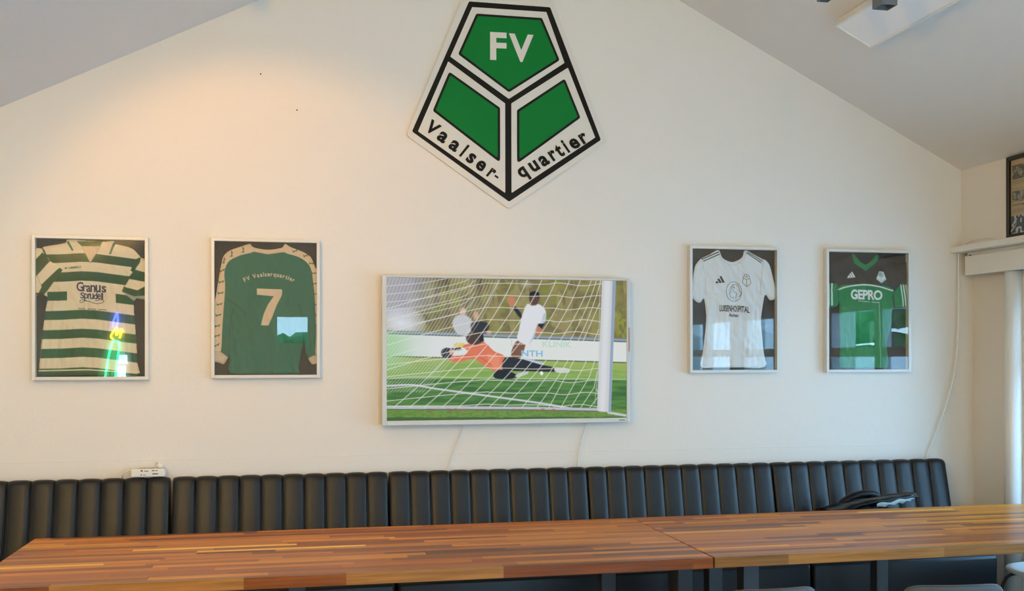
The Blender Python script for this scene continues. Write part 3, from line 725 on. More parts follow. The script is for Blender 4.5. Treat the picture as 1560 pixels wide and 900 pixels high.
box('maker_mark', (SW-0.065, -SD-0.0005, 0.011), (SW-0.03, -SD+0.0005, 0.015), M_STEEL, tv)
nx, ny = 520, 300
u, v = np.meshgrid(np.linspace(0, 1, nx), np.linspace(0, 1, ny))
pl = Plane([(60, 75), (1243, 92), (1232, 763), (60, 778)], SW-bl-br_, SH-bt-bb)
X, Y = pl.art(u, v); p = Painter(X, Y, (120, 110, 70))
n1 = smooth_noise(X+900, Y+500, 48, 1); n2 = smooth_noise(X+300, Y*0.25+500, 26, 2); n3 = smooth_noise(X+300, Y+100, 20, 3)
def lay(al, c): 
    global p
    p.C = p.C*(1-al[..., None])+np.array(c, float)*al[..., None]
lay(np.clip(n1*1.8-0.5, 0, 1), (150, 140, 86)); lay(np.clip(n2*2-1.05, 0, 0.8), (86, 76, 50)); lay(np.clip(n3*2-1.1, 0, 0.7), (132, 142, 58)); lay(np.clip((n2-0.62)*4, 0, 0.6)*(X > 560), (176, 164, 110))
lay(np.clip((X-1180)/20, 0, 1)*np.clip((smooth_noise(X+1, Y+1, 13, 8)-0.45)*4, 0, 0.85)*np.clip((Y-180)/90, 0, 1), (140, 156, 40))
lay(np.clip((330-X)/160, 0, 1)*np.clip((330-Y-X*0.25)/60, 0, 1)*0.85, (172, 172, 186))
lay(np.clip(1-np.hypot((X-130)/120, (Y-300)/80), 0, 1)**0.5, (222, 228, 240))
lay(np.clip(1-np.hypot((X-735)/40, (Y-110)/24), 0, 1)*0.6, (190, 195, 200))
ry = 345+(X-380)*0.034      # rail
lay(np.clip(0.5+(Y-ry)/4, 0, 1), (128, 138, 148)); lay(np.clip(0.5+(Y-ry-5)/3, 0, 1), (150, 160, 172)); lay(np.clip(0.5+(Y-ry-14)/3, 0, 1), (70, 92, 76)); lay(np.clip(0.5+(Y-ry-19)/3, 0, 1), (222, 226, 224))
lay(np.clip((300-X)/200, 0, 1)*np.clip((Y-340)/30, 0, 1)*0.5, (170, 206, 176))
gy = 463+(X-220)*0.027
lay(np.clip(0.5+(Y-gy)/3, 0, 1), (72, 92, 52)); lay(np.clip(0.5+(Y-gy-5)/4, 0, 1), (156, 178, 92))
st = smooth_noise(X*0.12+50, Y+20, 7, 4)
lay(np.clip((Y-gy-25)/60, 0, 1), (140, 176, 86)); lay(np.clip((Y-gy-15)/20, 0, 1)*st*0.5, (110, 152, 66))
lay(np.clip((Y-568-X*0.004)/8, 0, 1), (66, 112, 50)); lay(np.clip((Y-575)/10, 0, 1)*np.clip(st*1.7-0.3, 0, 1)*0.8, (92, 142, 62)); lay(np.clip((Y-575)/10, 0, 1)*np.clip(smooth_noise(X*0.1+9, Y+20, 11, 6)*2-1.1, 0, 1)*0.7, (44, 84, 40))
lay(np.clip((Y-722)/6, 0, 1), (112, 148, 60)); lay(np.clip((Y-722)/8, 0, 1)*np.clip(smooth_noise(X*0.5, Y, 6, 9)-0.3, 0, 1), (76, 116, 48)); lay(np.clip((Y-756-smooth_noise(X, Y, 40, 12)*6)/4, 0, 1)*0.8, (52, 84, 38))
lay(np.clip((200-X)/120, 0, 1)*np.clip((Y-330)/40, 0, 1)*np.clip((560-Y)/80, 0, 1)*0.75, (150, 208, 142))
p.line(curve2([(60, 572), (220, 562), (600, 570), (1240, 576)]), 5, (200, 212, 190), 0.7, 4)
p.line(curve2([(60, 607), (180, 602), (300, 622), (600, 664), (800, 692), (940, 716)]), 9, (206, 206, 218), 0.95)
# bystanders
SK = (208, 158, 132)
p.poly(smooth_pts([(380, 275), (410, 256), (440, 262), (468, 292), (452, 350), (400, 355), (372, 310)], 3), (196, 198, 202), 8); p.blob((423, 243), (15, 20), (214, 176, 158), 8)
p.poly(smooth_pts([(462, 300), (500, 288), (548, 306), (532, 345), (470, 348)], 3), (44, 42, 46), 8); p.blob((486, 262), (13, 20), (206, 160, 136), 8); p.blob((548, 345), (12, 10), (206, 160, 136), 6)
# attacking player
p.poly([(706, 248), (716, 282), (694, 266), (664, 222), (680, 216)], (34, 36, 48), 5)
p.poly(smooth_pts([(642, 172), (668, 168), (678, 190), (668, 218), (652, 214), (640, 190)], 3), (198, 128, 98), 5)
p.poly(smooth_pts([(686, 386), (726, 394), (718, 436), (700, 470), (658, 464), (662, 425)], 3), (126, 82, 62), 5)
p.poly(smooth_pts([(790, 300), (826, 288), (812, 322), (795, 325)], 3), (30, 32, 42), 4); p.poly(smooth_pts([(772, 320), (795, 314), (814, 344), (792, 356), (770, 346)], 3), (196, 122, 92), 4)
p.poly(smooth_pts([(738, 205), (760, 214), (796, 206), (830, 238), (824, 296), (794, 302), (780, 325), (768, 372), (742, 406), (688, 382), (696, 330), (714, 255)], 3), (222, 224, 230), 5)
p.poly([(780, 330), (792, 300), (770, 372), (745, 405)], (176, 190, 212), 6); p.poly([(820, 250), (832, 250), (824, 296), (806, 300)], (180, 196, 218), 6)
p.blob((773, 178), (25, 34), (92, 62, 54), 5); p.poly([(748, 172), (752, 148), (775, 142), (798, 150), (799, 178), (785, 162)], (26, 24, 28), 5)
p.poly([(706, 470), (740, 474), (820, 496), (815, 508), (760, 504)], (190, 204, 230), 6)
# keeper
ORG = (222, 118, 84)
p.blob((408, 408), (30, 13), (222, 200, 92), 6)
p.poly(smooth_pts([(484, 394), (526, 392), (572, 436), (628, 466), (602, 536), (576, 536), (520, 505), (470, 474), (402, 492), (356, 482), (360, 462), (424, 456), (445, 436), (418, 414), (440, 402)], 3), ORG, 4)
p.poly(smooth_pts([(540, 450), (600, 470), (590, 525), (560, 515)], 3), (238, 146, 110), 14, 0.7); p.line([(420, 458), (500, 462), (560, 505)], 5, (178, 84, 60), 0.5, 6)
p.blob((478, 374), (41, 31), (76, 54, 48), 5); p.poly([(498, 352), (520, 352), (524, 388), (504, 394)], (34, 30, 32), 5)
p.blob((345, 446), (29, 26), (34, 36, 40), 5); p.poly([(352, 424), (412, 418), (414, 430), (360, 438)], (30, 32, 36), 4); p.blob((366, 440), (10, 16), (206, 150, 118), 4)
p.poly(smooth_pts([(626, 468), (700, 474), (800, 502), (872, 518), (870, 538), (740, 535), (660, 534), (614, 528)], 3), (34, 34, 40), 4)
p.poly(smooth_pts([(572, 540), (600, 528), (645, 534), (684, 556), (660, 572), (578, 570)], 3), (24, 24, 28), 4); p.poly([(672, 560), (690, 546), (742, 534), (738, 548), (690, 566)], (196, 202, 196), 4)
p.poly(smooth_pts([(870, 520), (930, 520), (946, 530), (940, 542), (884, 542)], 3), (206, 212, 206), 4); p.blob((806, 545), (8, 10), (236, 240, 232), 3)
# goal base bar, post, net
p.line([(60, 712), (700, 716), (1085, 724)], 14, (188, 190, 198)); p.line([(250, 722), (700, 724), (1085, 732)], 6, (96, 92, 92), 0.8)
for k in range(26): p.blob((random.uniform(200, 900), random.uniform(720, 730)), (random.uniform(4, 12), 3), (156, 98, 66), 3, 0.8)
p.line([(1140, 738), (1236, 754)], 12, (196, 202, 206))
NET = (226, 224, 214)
inpost = X < np.interp(Y, [90, 735], [1119, 1082])
tops = [598, 668, 740, 812, 884, 952, 1007, 1063, 1089, 1112]; bots = [92, 167, 236, 320, 399, 478, 547, 617, 708, 782]
bas = lambda tt: 0.55*tt+0.45*tt*tt
for a, b in zip(tops, bots): p.line([(a+(b-a)*bas(k/14), 88+(k/14)*624) for k in range(15)], 3.4, NET, 0.92, 2, inpost)
for k, (ys, b) in enumerate([(200, 840), (330, 900), (440, 950), (540, 1000), (620, 1046)]): p.line([(1110-(ys-88)*0.055, ys), ((1110+b)/2+14, (ys+712)/2-10), (b, 714)], 3.4, NET, 0.9, 2, inpost)
for k in range(34):             # dense side netting at the left
    a = 62+k*16.5; b = a-330-k*1.5; p.line([(a+(b-a)*bas(j/10.), 78+j/10.*560) for j in range(11)], 3.0, (214, 214, 220), 0.62, 2.5)
for k in range(11):
    yb = 100+k*59.5; amp = 6
    pts = [(560, yb+4)]+[(x, yb+4+amp*math.sin(x/38.+k)*(0.25 if x < 860 else 1.0)+(x-560)*0.012) for x in range(600, 1120, 14)]
    p.line([(x, min(yb+(560-x)**1.25*0.055*(1.0 if k < 6 else 0.35), 705)) for x in range(60, 560, 24)]+pts, 3.4, NET, 0.9, 2, inpost)
for k in range(6): p.line(curve2([(60, 118+k*40), (240, 100+k*40-k*2), (420, 62+k*36), (480, 30+k*30)]), 4, (216, 216, 222), 0.75, 2)
p.line([(1108, 92), (1100, 300), (1092, 520), (1070, 700)], 3, (206, 206, 200), 0.8)
p.poly([(1118, 80), (1189, 80), (1152, 738), (1082, 730)], (206, 208, 212), 2); p.poly([(1172, 80), (1189, 80), (1152, 738), (1140, 736)], (146, 166, 188), 5); p.poly([(1132, 80), (1160, 80), (1122, 736), (1096, 732)], (222, 224, 226), 12, 0.8)
P3 = np.stack([bl+u*(SW-bl-br_), np.full(u.shape, -SD+0.006), SH-bt-v*(SH-bt-bb)], -1)
SCR = 1.45
ms = attr_mat('screen_picture', emission=0.62*SCR, rough=0.35)
sc_ = grid_mesh('screen_panel', P3, p.C, np.ones(u.shape, bool), ms, tv, False)
def screen_text(s, org, right, up, col, parent):
    V, F = text_fit(s, 0.02); o = np.array(org, float); r = np.array(right, float)-o; uu = np.array(up, float)-o; Q = o+V[:, :1]*r+V[:, 1:]*uu
    x, z = pl.loc(Q[:, 0], Q[:, 1]); P_ = np.stack([bl+x, np.full(x.shape, -SD+0.0055), SH-bt-z], -1)
    flat_mesh('caption_letters', P_, F, emit('caption_glow', col, 0.62*SCR), parent)
screen_text('L', (656, 410), (672, 410), (656, 378), L(196, 222, 210), sc_)
screen_text('KLINIK', (812, 416), (958, 420), (812, 386), L(190, 222, 206), sc_)
screen_text('NTH', (706, 462), (812, 464), (706, 432), L(130, 190, 226), sc_)

# ------------------------------------------------------------------ club sign
sg = empty('club_sign', (1.130, 0, 2.37), label='large five-sided green, black and white club sign reading FV Vaalserquartier', cat='sign')
S = lambda pts: [(x-1.130, z-2.37) for x, z in pts]
M_SW = mat('sign_white', L(216, 212, 202), 0.45, var=0.02); M_SB = mat('sign_black', L(20, 19, 16), 0.6, spec=0.2); M_SG = mat('sign_green', L(0, 118, 46), 0.6, var=0.03, spec=0.2)
prism('board', round_poly(S([(0.8865, 3.549), (1.3765, 3.549), (1.6978, 2.7637), (1.132, 2.3684), (0.5621, 2.7521)]), 0.028), -0.001, -0.012, M_SW, sg, 0.002)
prism('border', round_poly(S([(0.9085, 3.500), (1.3668, 3.500), (1.661, 2.7729), (1.1319, 2.4083), (0.5947, 2.7731)]), 0.012), -0.0115, -0.0130, M_SB, sg)
for q in ([(0.9259, 3.4695), (1.3447, 3.4715), (1.4489, 3.1942), (1.1314, 2.9766), (0.8049, 3.1906)], [(0.793, 3.1636), (1.1097, 2.9502), (1.1102, 2.4555), (0.6274, 2.7747)], [(1.4684, 3.1685), (1.6271, 2.7849), (1.1455, 2.4567), (1.145, 2.9521)]):
    prism('white_field', round_poly(S(q), 0.004), -0.0125, -0.0138, M_SW, sg)
def inset(q, d):
    c = Vector((sum(a for a, _ in q)/len(q), sum(b for _, b in q)/len(q))); out = []; n = len(q)
    for i in range(n):
        p_ = Vector(q[i]); a = (Vector(q[i-1])-p_).normalized(); b = (Vector(q[(i+1) % n])-p_).normalized(); s_ = math.sin(a.angle(b)/2)
        out.append(tuple(p_+(a+b).normalized()*d/s_))
    return out
for q in ([(0.9487, 3.4355), (1.3199, 3.4365), (1.4211, 3.2073), (1.1314, 3.0126), (0.8474, 3.2064)], [(0.7983, 3.1087), (1.0813, 2.9248), (1.0816, 2.6206), (0.7074, 2.8898)], [(1.4503, 3.1068), (1.5413, 2.8918), (1.1767, 2.6191), (1.1764, 2.9164)]):
    o_ = prism('green_field', round_poly(S(inset(q, 0.0135)), 0.008), -0.0140, -0.0152, M_SG, sg)
    prism('outline', round_poly(S(q), 0.014), -0.0135, -0.0145, M_SB, o_)
def sign_text(s, org, right, up, mt, y, bold, space, name='lettering'):
    V, F = text_fit(s, bold, space); o = np.array(org); r = np.array(right)-o; uu = np.array(up)-o; Q = o+V[:, :1]*r+V[:, 1:]*uu
    flat_mesh(name, np.stack([Q[:, 0]-1.13, np.full(len(Q), y), Q[:, 1]-2.37], -1), F, mt, sg)
sign_text('F', (1.0256, 3.1858), (1.1175, 3.1875), (1.0256, 3.3392), M_SW, -0.0156, 0.03, 1)
sign_text('V', (1.1311, 3.1845), (1.2704, 3.1845), (1.1311, 3.3386), M_SW, -0.0156, 0.03, 1)
def slanted(chars, a, b, up, mt, y):
    """letters placed one by one along a baseline; each entry (char, t0, t1, height, drop)"""
    a = np.array(a); b = np.array(b); d = b-a; n_ = np.array(up)
    VV = []; FF = []; off = 0
    for ch, t0, t1, h0, h1 in chars:
        V, F = text_fit(ch, 0.038)
        Q = a+(t0+(t1-t0)*V[:, :1])*d+(h0+(h1-h0)*V[:, 1:])*n_
        VV.append(np.stack([Q[:, 0]-1.13, np.full(len(Q), y), Q[:, 1]-2.37], -1)); FF += [tuple(i+off for i in f) for f in F]; off += len(Q)
    flat_mesh('lettering', np.concatenate(VV), FF, mt, sg)
kx, kz = 0.00365/6.92, 0.00341/6.92
o1 = (0.6880, 2.7642)
slanted([('V', -76, 55, 0, 150), ('a', 82, 182, -2, 117), ('a', 234, 334, -2, 117), ('l', 384, 410, 0, 161), ('s', 462, 545, -3, 117), ('e', 583, 682, -3, 117), ('r', 737, 802, 0, 116), ('-', 812, 858, 50, 72)],
        o1, (o1[0]+0.803*kx, o1[1]-0.595*kz), (0.595*kx, 0.803*kz), M_SB, -0.0156)
kx, kz = 0.0038/6.43, 0.00341/6.43
o2 = (1.2741, 2.5751)
slanted([('q', -140, -52, -43, 112), ('u', -8, 78, -2, 110), ('a', 104, 192, -2, 112), ('r', 222, 290, 0, 112), ('t', 300, 366, -2, 138), ('i', 397, 424, 0, 152), ('e', 456, 550, -2, 112), ('r', 576, 650, 0, 112)],
        o2, (o2[0]+0.838*kx, o2[1]+0.545*kz), (-0.545*kx, 0.838*kz), M_SB, -0.0156)

# ------------------------------------------------------------------ benches
def back_channel_mesh(wd, zb, zt, ends=(0, 0)):
    """one upholstered channel; x from 0 to wd; front leans back towards the top"""
    prof = []   # (y, z, puff)
    yb_, yt_ = -0.205, -0.098
    for k in range(10):
        t_ = k/9; prof.append((yb_+(yt_-yb_)*t_*0.97, zb+(zt-0.035-zb)*t_, 1.0))
    y_, z_ = prof[-1][0], prof[-1][1]
    for k in range(1, 7):
        a = math.pi*k/7*0.98; prof.append((y_+0.038-0.038*math.cos(a), z_+0.035*math.sin(a), 1.0 if k < 4 else 0.5))
    prof.append((-0.022, z_-0.02, 0.2)); prof.append((-0.022, zb, 0.0))
    bm = bmesh.new(); nu = 10; rows = []
    for y_, z_, pf in prof:
        row = []
        for i in range(nu+1):
            s_ = 2*i/nu-1; s_ = math.copysign(abs(s_)**0.75, s_)
            d = 0.011*(1-abs(s_)**3.2)*pf
            dz = 0.007*(1-abs(s_)**3)*(1 if z_ > zt-0.03 else 0)
            row.append(bm.verts.new((wd/2*(1+s_), y_-d, z_+dz-0.005)))
        rows.append(row)
    for a, b in zip(rows, rows[1:]):
        for i in range(nu): bm.faces.new((a[i], a[i+1], b[i+1], b[i]))
    for i in (0, nu): bm.faces.new([r[i] for r in rows])
    me = bpy.data.meshes.new('back_channel'); bmesh.ops.recalc_face_normals(bm, faces=bm.faces[:]); bm.to_mesh(me); bm.free()
    me.materials.append(M_LEATHER)
    for pz in me.polygons: pz.use_smooth = len(pz.vertices) == 4
    return me
BTOP = EYE-0.612
starts = [(-1.745, 1.095), (-0.634, 1.088), (0.463, 1.088), (1.556, 1.098), (2.662, 1.118)]
blabels = ['black channelled bench unit at the left edge, power strip on top', 'black channelled bench unit under the number 7 jersey',
           'black channelled bench unit under the left part of the screen', 'black channelled bench unit under the white jersey', 'black channelled bench unit at the right end, black bag on its seat']
for (x0, wd), lb in zip(starts, blabels):
    b = empty('bench', (x0, 0, 0), label=lb, cat='bench', group='upholstered bench units along the wall')
    ncx = 10; cw = wd/ncx
    bk = box('backrest', (0.004, -0.095, 0.30), (wd-0.004, -0.03, BTOP-0.03), M_LEATHER, b, 0.004)
    me = back_channel_mesh(cw-0.0008, 0.46, BTOP)
    for k in range(ncx):
        c = bpy.data.objects.new('back_channel', me); C.objects.link(c); c.parent = bk; c.location = (k*cw, 0, 0)
    # stitched welts between the channels
    bm = bmesh.new()
    for k in range(1, ncx):
        add_tube(bm, [(k*cw, -0.205+(0.107*0.97)*j/5-0.001, 0.46+(BTOP-0.035-0.46)*j/5) for j in range(6)], 0.0022, 5)
    obj('welt', bm, M_LEATHER, bk, True)
    bm = bmesh.new(); add_box(bm, (0.0015, -0.57, 0.10), (wd-0.0015, -0.20, 0.452), 0.020, 4)
    obj('seat', bm, M_LEATHER, b, True)
    box('seat_base', (0.003, -0.550, 0.07), (wd-0.003, -0.03, 0.335), M_LEATHER, b, 0.006)
    for lx in (0.06, wd-0.1):
        for ly in (-0.50, -0.12): box('foot', (lx, ly, 0), (lx+0.04, ly+0.04, 0.07), M_BLACK, b)

# ------------------------------------------------------------------ tables
TZ = EYE-0.80
PAL = [((172, 94, 22), 3), ((188, 106, 24), 4), ((200, 120, 28), 4), ((146, 74, 20), 3), ((212, 134, 34), 2.5), ((230, 158, 44), 1.2), ((112, 58, 24), 1.3), ((254, 200, 78), 0.9)]
PW = np.array([w_ for _, w_ in PAL]); PW = PW/PW.sum()
def tabletop(Lx, Dy, th, seed):
    r = np.random.RandomState(seed); V = []; F = []; CC = []
    rows = 25; y = -Dy/2
    hs = r.uniform(0.75, 1.25, rows); hs = hs/hs.sum()*Dy
    for j in range(rows):
        x = -Lx/2-r.uniform(0, 0.4); y1 = y+hs[j]
        while x < Lx/2:
            ln = r.uniform(0.22, 1.0); a = max(x, -Lx/2); b = min(x+ln, Lx/2); x += ln
            if b-a < 0.004: continue
            c = lin(PAL[r.choice(len(PAL), p=PW)][0])*r.uniform(0.88, 1.12) if j else lin([(136, 94, 48), (130, 74, 36), (158, 110, 58), (118, 66, 34)][r.randint(4)]); o = len(V)
            V += [(a, y, -th), (b, y, -th), (b, y1, -th), (a, y1, -th), (a, y, 0), (b, y, 0), (b, y1, 0), (a, y1, 0)]
            F += [(o, o+3, o+2, o+1), (o+4, o+5, o+6, o+7)]
            if j == 0: F.append((o, o+1, o+5, o+4))
            if j == rows-1: F.append((o+2, o+3, o+7, o+6))
            if a <= -Lx/2+1e-6: F.append((o+3, o, o+4, o+7))
            if b >= Lx/2-1e-6: F.append((o+1, o+2, o+6, o+5))
            CC += [tuple(c)+(1.0,)]*8
        y = y1
    me = bpy.data.meshes.new('tabletop'); me.from_pydata(V, [], F); me.update()
    a = me.color_attributes.new('col', 'FLOAT_COLOR', 'POINT'); a.data.foreach_set('color', np.array(CC, np.float32).ravel())
    return me
def table(x0, x1, yf, yb, rz, seed, label, legs, beams):
    cx, cy = (x0+x1)/2, (yf+yb)/2
    t = empty('dining_table', (cx, cy, 0), rz, label, 'table', 'long wooden tables in front of the benches')
    o = link('tabletop', tabletop(x1-x0, yb-yf, 0.042, seed), M_WOOD, t); o.location = (0, 0, TZ)
    for lx, ly, s_ in legs:
        box('leg', (lx-cx, ly-s_/2-cy, 0.012), (lx-cx+s_, ly+s_/2-cy, TZ-0.042), M_STEEL, t, 0.002, 1)
    for a, bq, c, d in beams:
        box('foot_plate', (a-cx, c-cy, 0), (bq-cx, d-cy, 0.012), M_STEEL, t, 0.002, 1)
    return t
table(-1.148, 1.611, -1.703, -0.690, -0.004, 5, 'left oiled wooden table with staved top, nearest the power strip',
      [(1.365, -0.95, 0.068), (1.53, -1.50, 0.062), (-0.05, -0.95, 0.072), (-0.95, -1.45, 0.065), (-0.95, -0.95, 0.065)],
      [(1.33, 1.60, -1.56, -0.90), (-0.98, -0.86, -1.5, -0.9)])
table(1.6165, 3.975, -1.700, -0.682, 0.004, 12, 'right oiled wooden table with staved top, reaching the right wall',
      [(1.660, -1.10, 0.066), (1.840, -1.45, 0.070), (1.91, -0.92, 0.068), (2.80, -0.92, 0.062), (3.85, -1.45, 0.065)],
      [(1.64, 1.98, -1.52, -0.86), (2.77, 2.9, -1.3, -0.86), (3.83, 3.93, -1.5, -1.0)])

# ------------------------------------------------------------------ power strip and cables
ps = empty('power_strip', (-0.755, -0.060, BTOP+0.0035), 0.0, 'white power strip lying on the bench top with one plug in', 'power strip')
bm = bmesh.new(); add_box(bm, (-0.085, -0.028, 0), (0.080, 0.028, 0.042), 0.008, 3); obj('body', bm, M_PLASTIC, ps)
for k in range(3):
    bm = bmesh.new(); add_lathe(bm, [(0.0, 0.0425), (0.0165, 0.0425), (0.0205, 0.0445), (0.0225, 0.0425)], 20, (-0.03+k*0.042, 0)); s_ = obj('socket', bm, mat('socket_cream', L(196, 180, 150), 0.5), ps, True)
    bm = bmesh.new()
    for dx in (-0.0095, 0.0095): add_lathe(bm, [(0.0025, 0.0432), (0.0, 0.0432)], 8, (-0.03+k*0.042+dx, 0))
    obj('pin_hole', bm, M_BLACK, s_)
bm = bmesh.new(); add_lathe(bm, [(0.0, 0.044), (0.0165, 0.044), (0.0165, 0.058), (0.011, 0.064), (0.0, 0.064)], 20, (0.054, 0)); pg = obj('plug', bm, M_PLASTIC, ps, True)
tube('plug_cable', [(0.052, 0, 0.062), (0.045, 0.004, 0.072), (0.034, 0.012, 0.066), (0.026, 0.030, 0.03), (0.022, 0.048, -0.08)], 0.0035, M_CABLE, pg)
bm = bmesh.new()
for xa, za, w_, h_ in ((-0.036, 0.029, 0.010, 0.008), (-0.020, 0.030, 0.022, 0.004), (-0.036, 0.010, 0.006, 0.006), (0.018, 0.031, 0.012, 0.005), (0.034, 0.031, 0.012, 0.004), (0.020, 0.014, 0.028, 0.005), (-0.024, 0.011, 0.012, 0.003)):
    add_box(bm, (xa, -0.0283, za), (xa+w_, -0.0279, za+h_))
obj('rating_print', bm, M_STEEL, ps)
tube('cable', [(-0.083, 0, 0.034), (-0.10, 0.0, 0.032), (-0.118, 0.0, 0.022), (-0.130, 0.015, 0.006), (-0.132, 0.035, -0.014), (-0.132, 0.046, -0.06), (-0.132, 0.048, -0.14), (-0.132, 0.048, -0.25)], 0.0032, M_CABLE, ps)
def cable(pts, r, label):
    o = tube('cable', pts, r, M_CABLE); return tag(o, label, 'cable')
cable([(0.885, -0.02, 1.215), (0.876, -0.012, 1.174), (0.852, -0.008, 1.10), (0.815, -0.008, 1.02), (0.793, -0.012, 0.94), (0.790, -0.012, 0.75)], 0.0035, 'thin cable hanging from the left half of the screen down to the bench')
cable([(1.582, -0.02, 1.215), (1.575, -0.012, 1.176), (1.552, -0.01, 1.10), (1.534, -0.01, 1.03), (1.526, -0.012, 0.94), (1.526, -0.012, 0.75)], 0.004, 'white cable hanging from the right half of the screen down to the bench')
cable([(3.932, -0.012, 2.178), (3.926, -0.02, 2.06), (3.922, -0.03, 1.955), (3.914, -0.035, 1.70), (3.887, -0.035, 1.447), (3.812, -0.03, 1.196), (3.745, -0.02, 1.025), (3.713, -0.012, 0.934), (3.70, -0.012, 0.75)], 0.004, 'long white cable curving from the corner shelf down behind the bench')
cable([(3.950, -0.012, 2.2185), (3.945, -0.06, 2.232), (3.95, -0.14, 2.247), (3.952, -0.25, 2.245), (3.952, -0.36, 2.225), (3.95, -0.40, 2.221), (3.952, -0.44, 2.25), (3.955, -0.50, 2.30)], 0.003, 'short white cable lying on the corner shelf below the newspaper picture')
for i, (x, z) in enumerate(((-0.015, EYE+1.311), (-0.202, EYE+1.492))):
    bm = bmesh.new(); add_lathe(bm, [(0.0, 0.004), (0.004, 0.003), (0.004, -0.001)], 8)
    o = obj('nail', bm, M_BLACK); o.rotation_euler = (math.pi/2, 0, 0); o.location = (x, 0, z)
    tag(o, ['small dark nail in the wall, lower of two left of the sign', 'small dark nail in the wall, upper of two left of the sign'][i], 'nail')

# ------------------------------------------------------------------ framed newspaper page on the right wall
nf = empty('framed_newspaper', (3.96, -0.43, EYE+0.67), label='black framed old newspaper page on the right wall above the shelf', cat='picture')
M_NEWS = attr_mat('newsprint', rough=0.9)
bm = bmesh.new(); NW, NH = 0.52, 0.462
for lo, hi in (((-0.025, -NW, 0), (0, 0, 0.022)), ((-0.025, -NW, NH-0.022), (0, 0, NH)), ((-0.025, -0.022, 0.022), (0, 0, NH-0.022)), ((-0.025, -NW, 0.022), (0, -NW+0.022, NH-0.022))): add_box(bm, lo, hi, 0.002, 1)
obj('frame', bm, M_BLACK, nf)
u, v = np.meshgrid(np.linspace(0, 1, 160), np.linspace(0, 1, 150)); X, Y = u*0.476*1000, v*0.418*1000
p = Painter(X, Y, (196, 166, 118)); nz = smooth_noise(X+50, Y+60, 9, 3)
def photo(x0, y0, x1, y1, base, hi_):
    sel = (X > x0) & (X < x1) & (Y > y0) & (Y < y1); c = np.array(base)*(0.6+0.8*nz[..., None])+(smooth_noise(X, Y, 16, 5)[..., None] > 0.62)*np.array(hi_); p.C[sel] = c[sel]
photo(10, 30, 150, 110, (84, 76, 62), (60, 54, 44)); photo(10, 175, 150, 240, (90, 82, 66), (50, 46, 36)); photo(0, 315, 110, 418, (52, 54, 62), (130, 130, 130))
photo(115, 318, 230, 400, (100, 92, 76), (60, 56, 46)); photo(180, 40, 440, 200, (92, 86, 70), (60, 56, 46)); photo(250, 300, 440, 400, (92, 86, 70), (60, 56, 46))
for y in list(range(120, 172, 6))+list(range(250, 312, 6)): p.line([(12, y), (random.uniform(110, 150), y)], 1.6 if y not in (120, 250, 256) else 4, (92, 78, 56), 0.8)
for y in range(208, 296, 6): p.line([(180, y), (300, y)], 1.6, (92, 78, 56), 0.7); p.line([(312, y), (440, y)], 1.6, (92, 78, 56), 0.7)
p.line([(110, 235), (135, 225)], 4, (60, 50, 40)); p.line([(90, 262), (120, 250)], 4, (60, 50, 40))
P3 = np.stack([np.full(u.shape, -0.008), -0.022-u*(NW-0.044), NH-0.022-v*(NH-0.044)], -1)
grid_mesh('page', P3, p.C, np.ones(u.shape, bool), M_NEWS, nf, False)
box('glass_pane', (-0.016, -NW+0.021, 0.021), (-0.014, -0.021, NH-0.021), M_GLASS, nf)

# ------------------------------------------------------------------ ceiling luminaire, spot track, warm wall spot, added fill spot and pendants
ang = math.atan(SL)
cl = empty('ceiling_panel_light', (2.83, -1.36, zc(2.83)), 0, 'flat white rectangular ceiling panel light, switched off, on the right roof slope', 'ceiling light')
cl.rotation_euler = (0, ang, 0)
cw_, clen, ch = 0.232, 1.28, 0.052
bm = bmesh.new()
for lo, hi in (((-cw_/2, -clen/2, -ch), (-cw_/2+0.012, clen/2, -0.004)), ((cw_/2-0.012, -clen/2, -ch), (cw_/2, clen/2, -0.004)), ((-cw_/2+0.012, clen/2-0.012, -ch), (cw_/2-0.012, clen/2, -0.004)), ((-cw_/2+0.012, -clen/2, -ch), (cw_/2-0.012, -clen/2+0.012, -0.004))):
    add_box(bm, lo, hi, 0.002, 1)
obj('frame', bm, M_TRIM, cl)
box('diffuser', (-cw_/2+0.012, -clen/2+0.012, -ch+0.003), (cw_/2-0.012, clen/2-0.012, -ch+0.010), M_DIFF, cl)
box('mount_plate', (-0.08, -0.3, -0.04), (0.08, 0.3, -0.001), M_STEEL, cl)
M_SPOT = mat('grey_spot_housing', L(98, 104, 110), 0.45)
M_GLOW = emit('warm_lamp_face', (1.0, 0.72, 0.42, 1), 30)
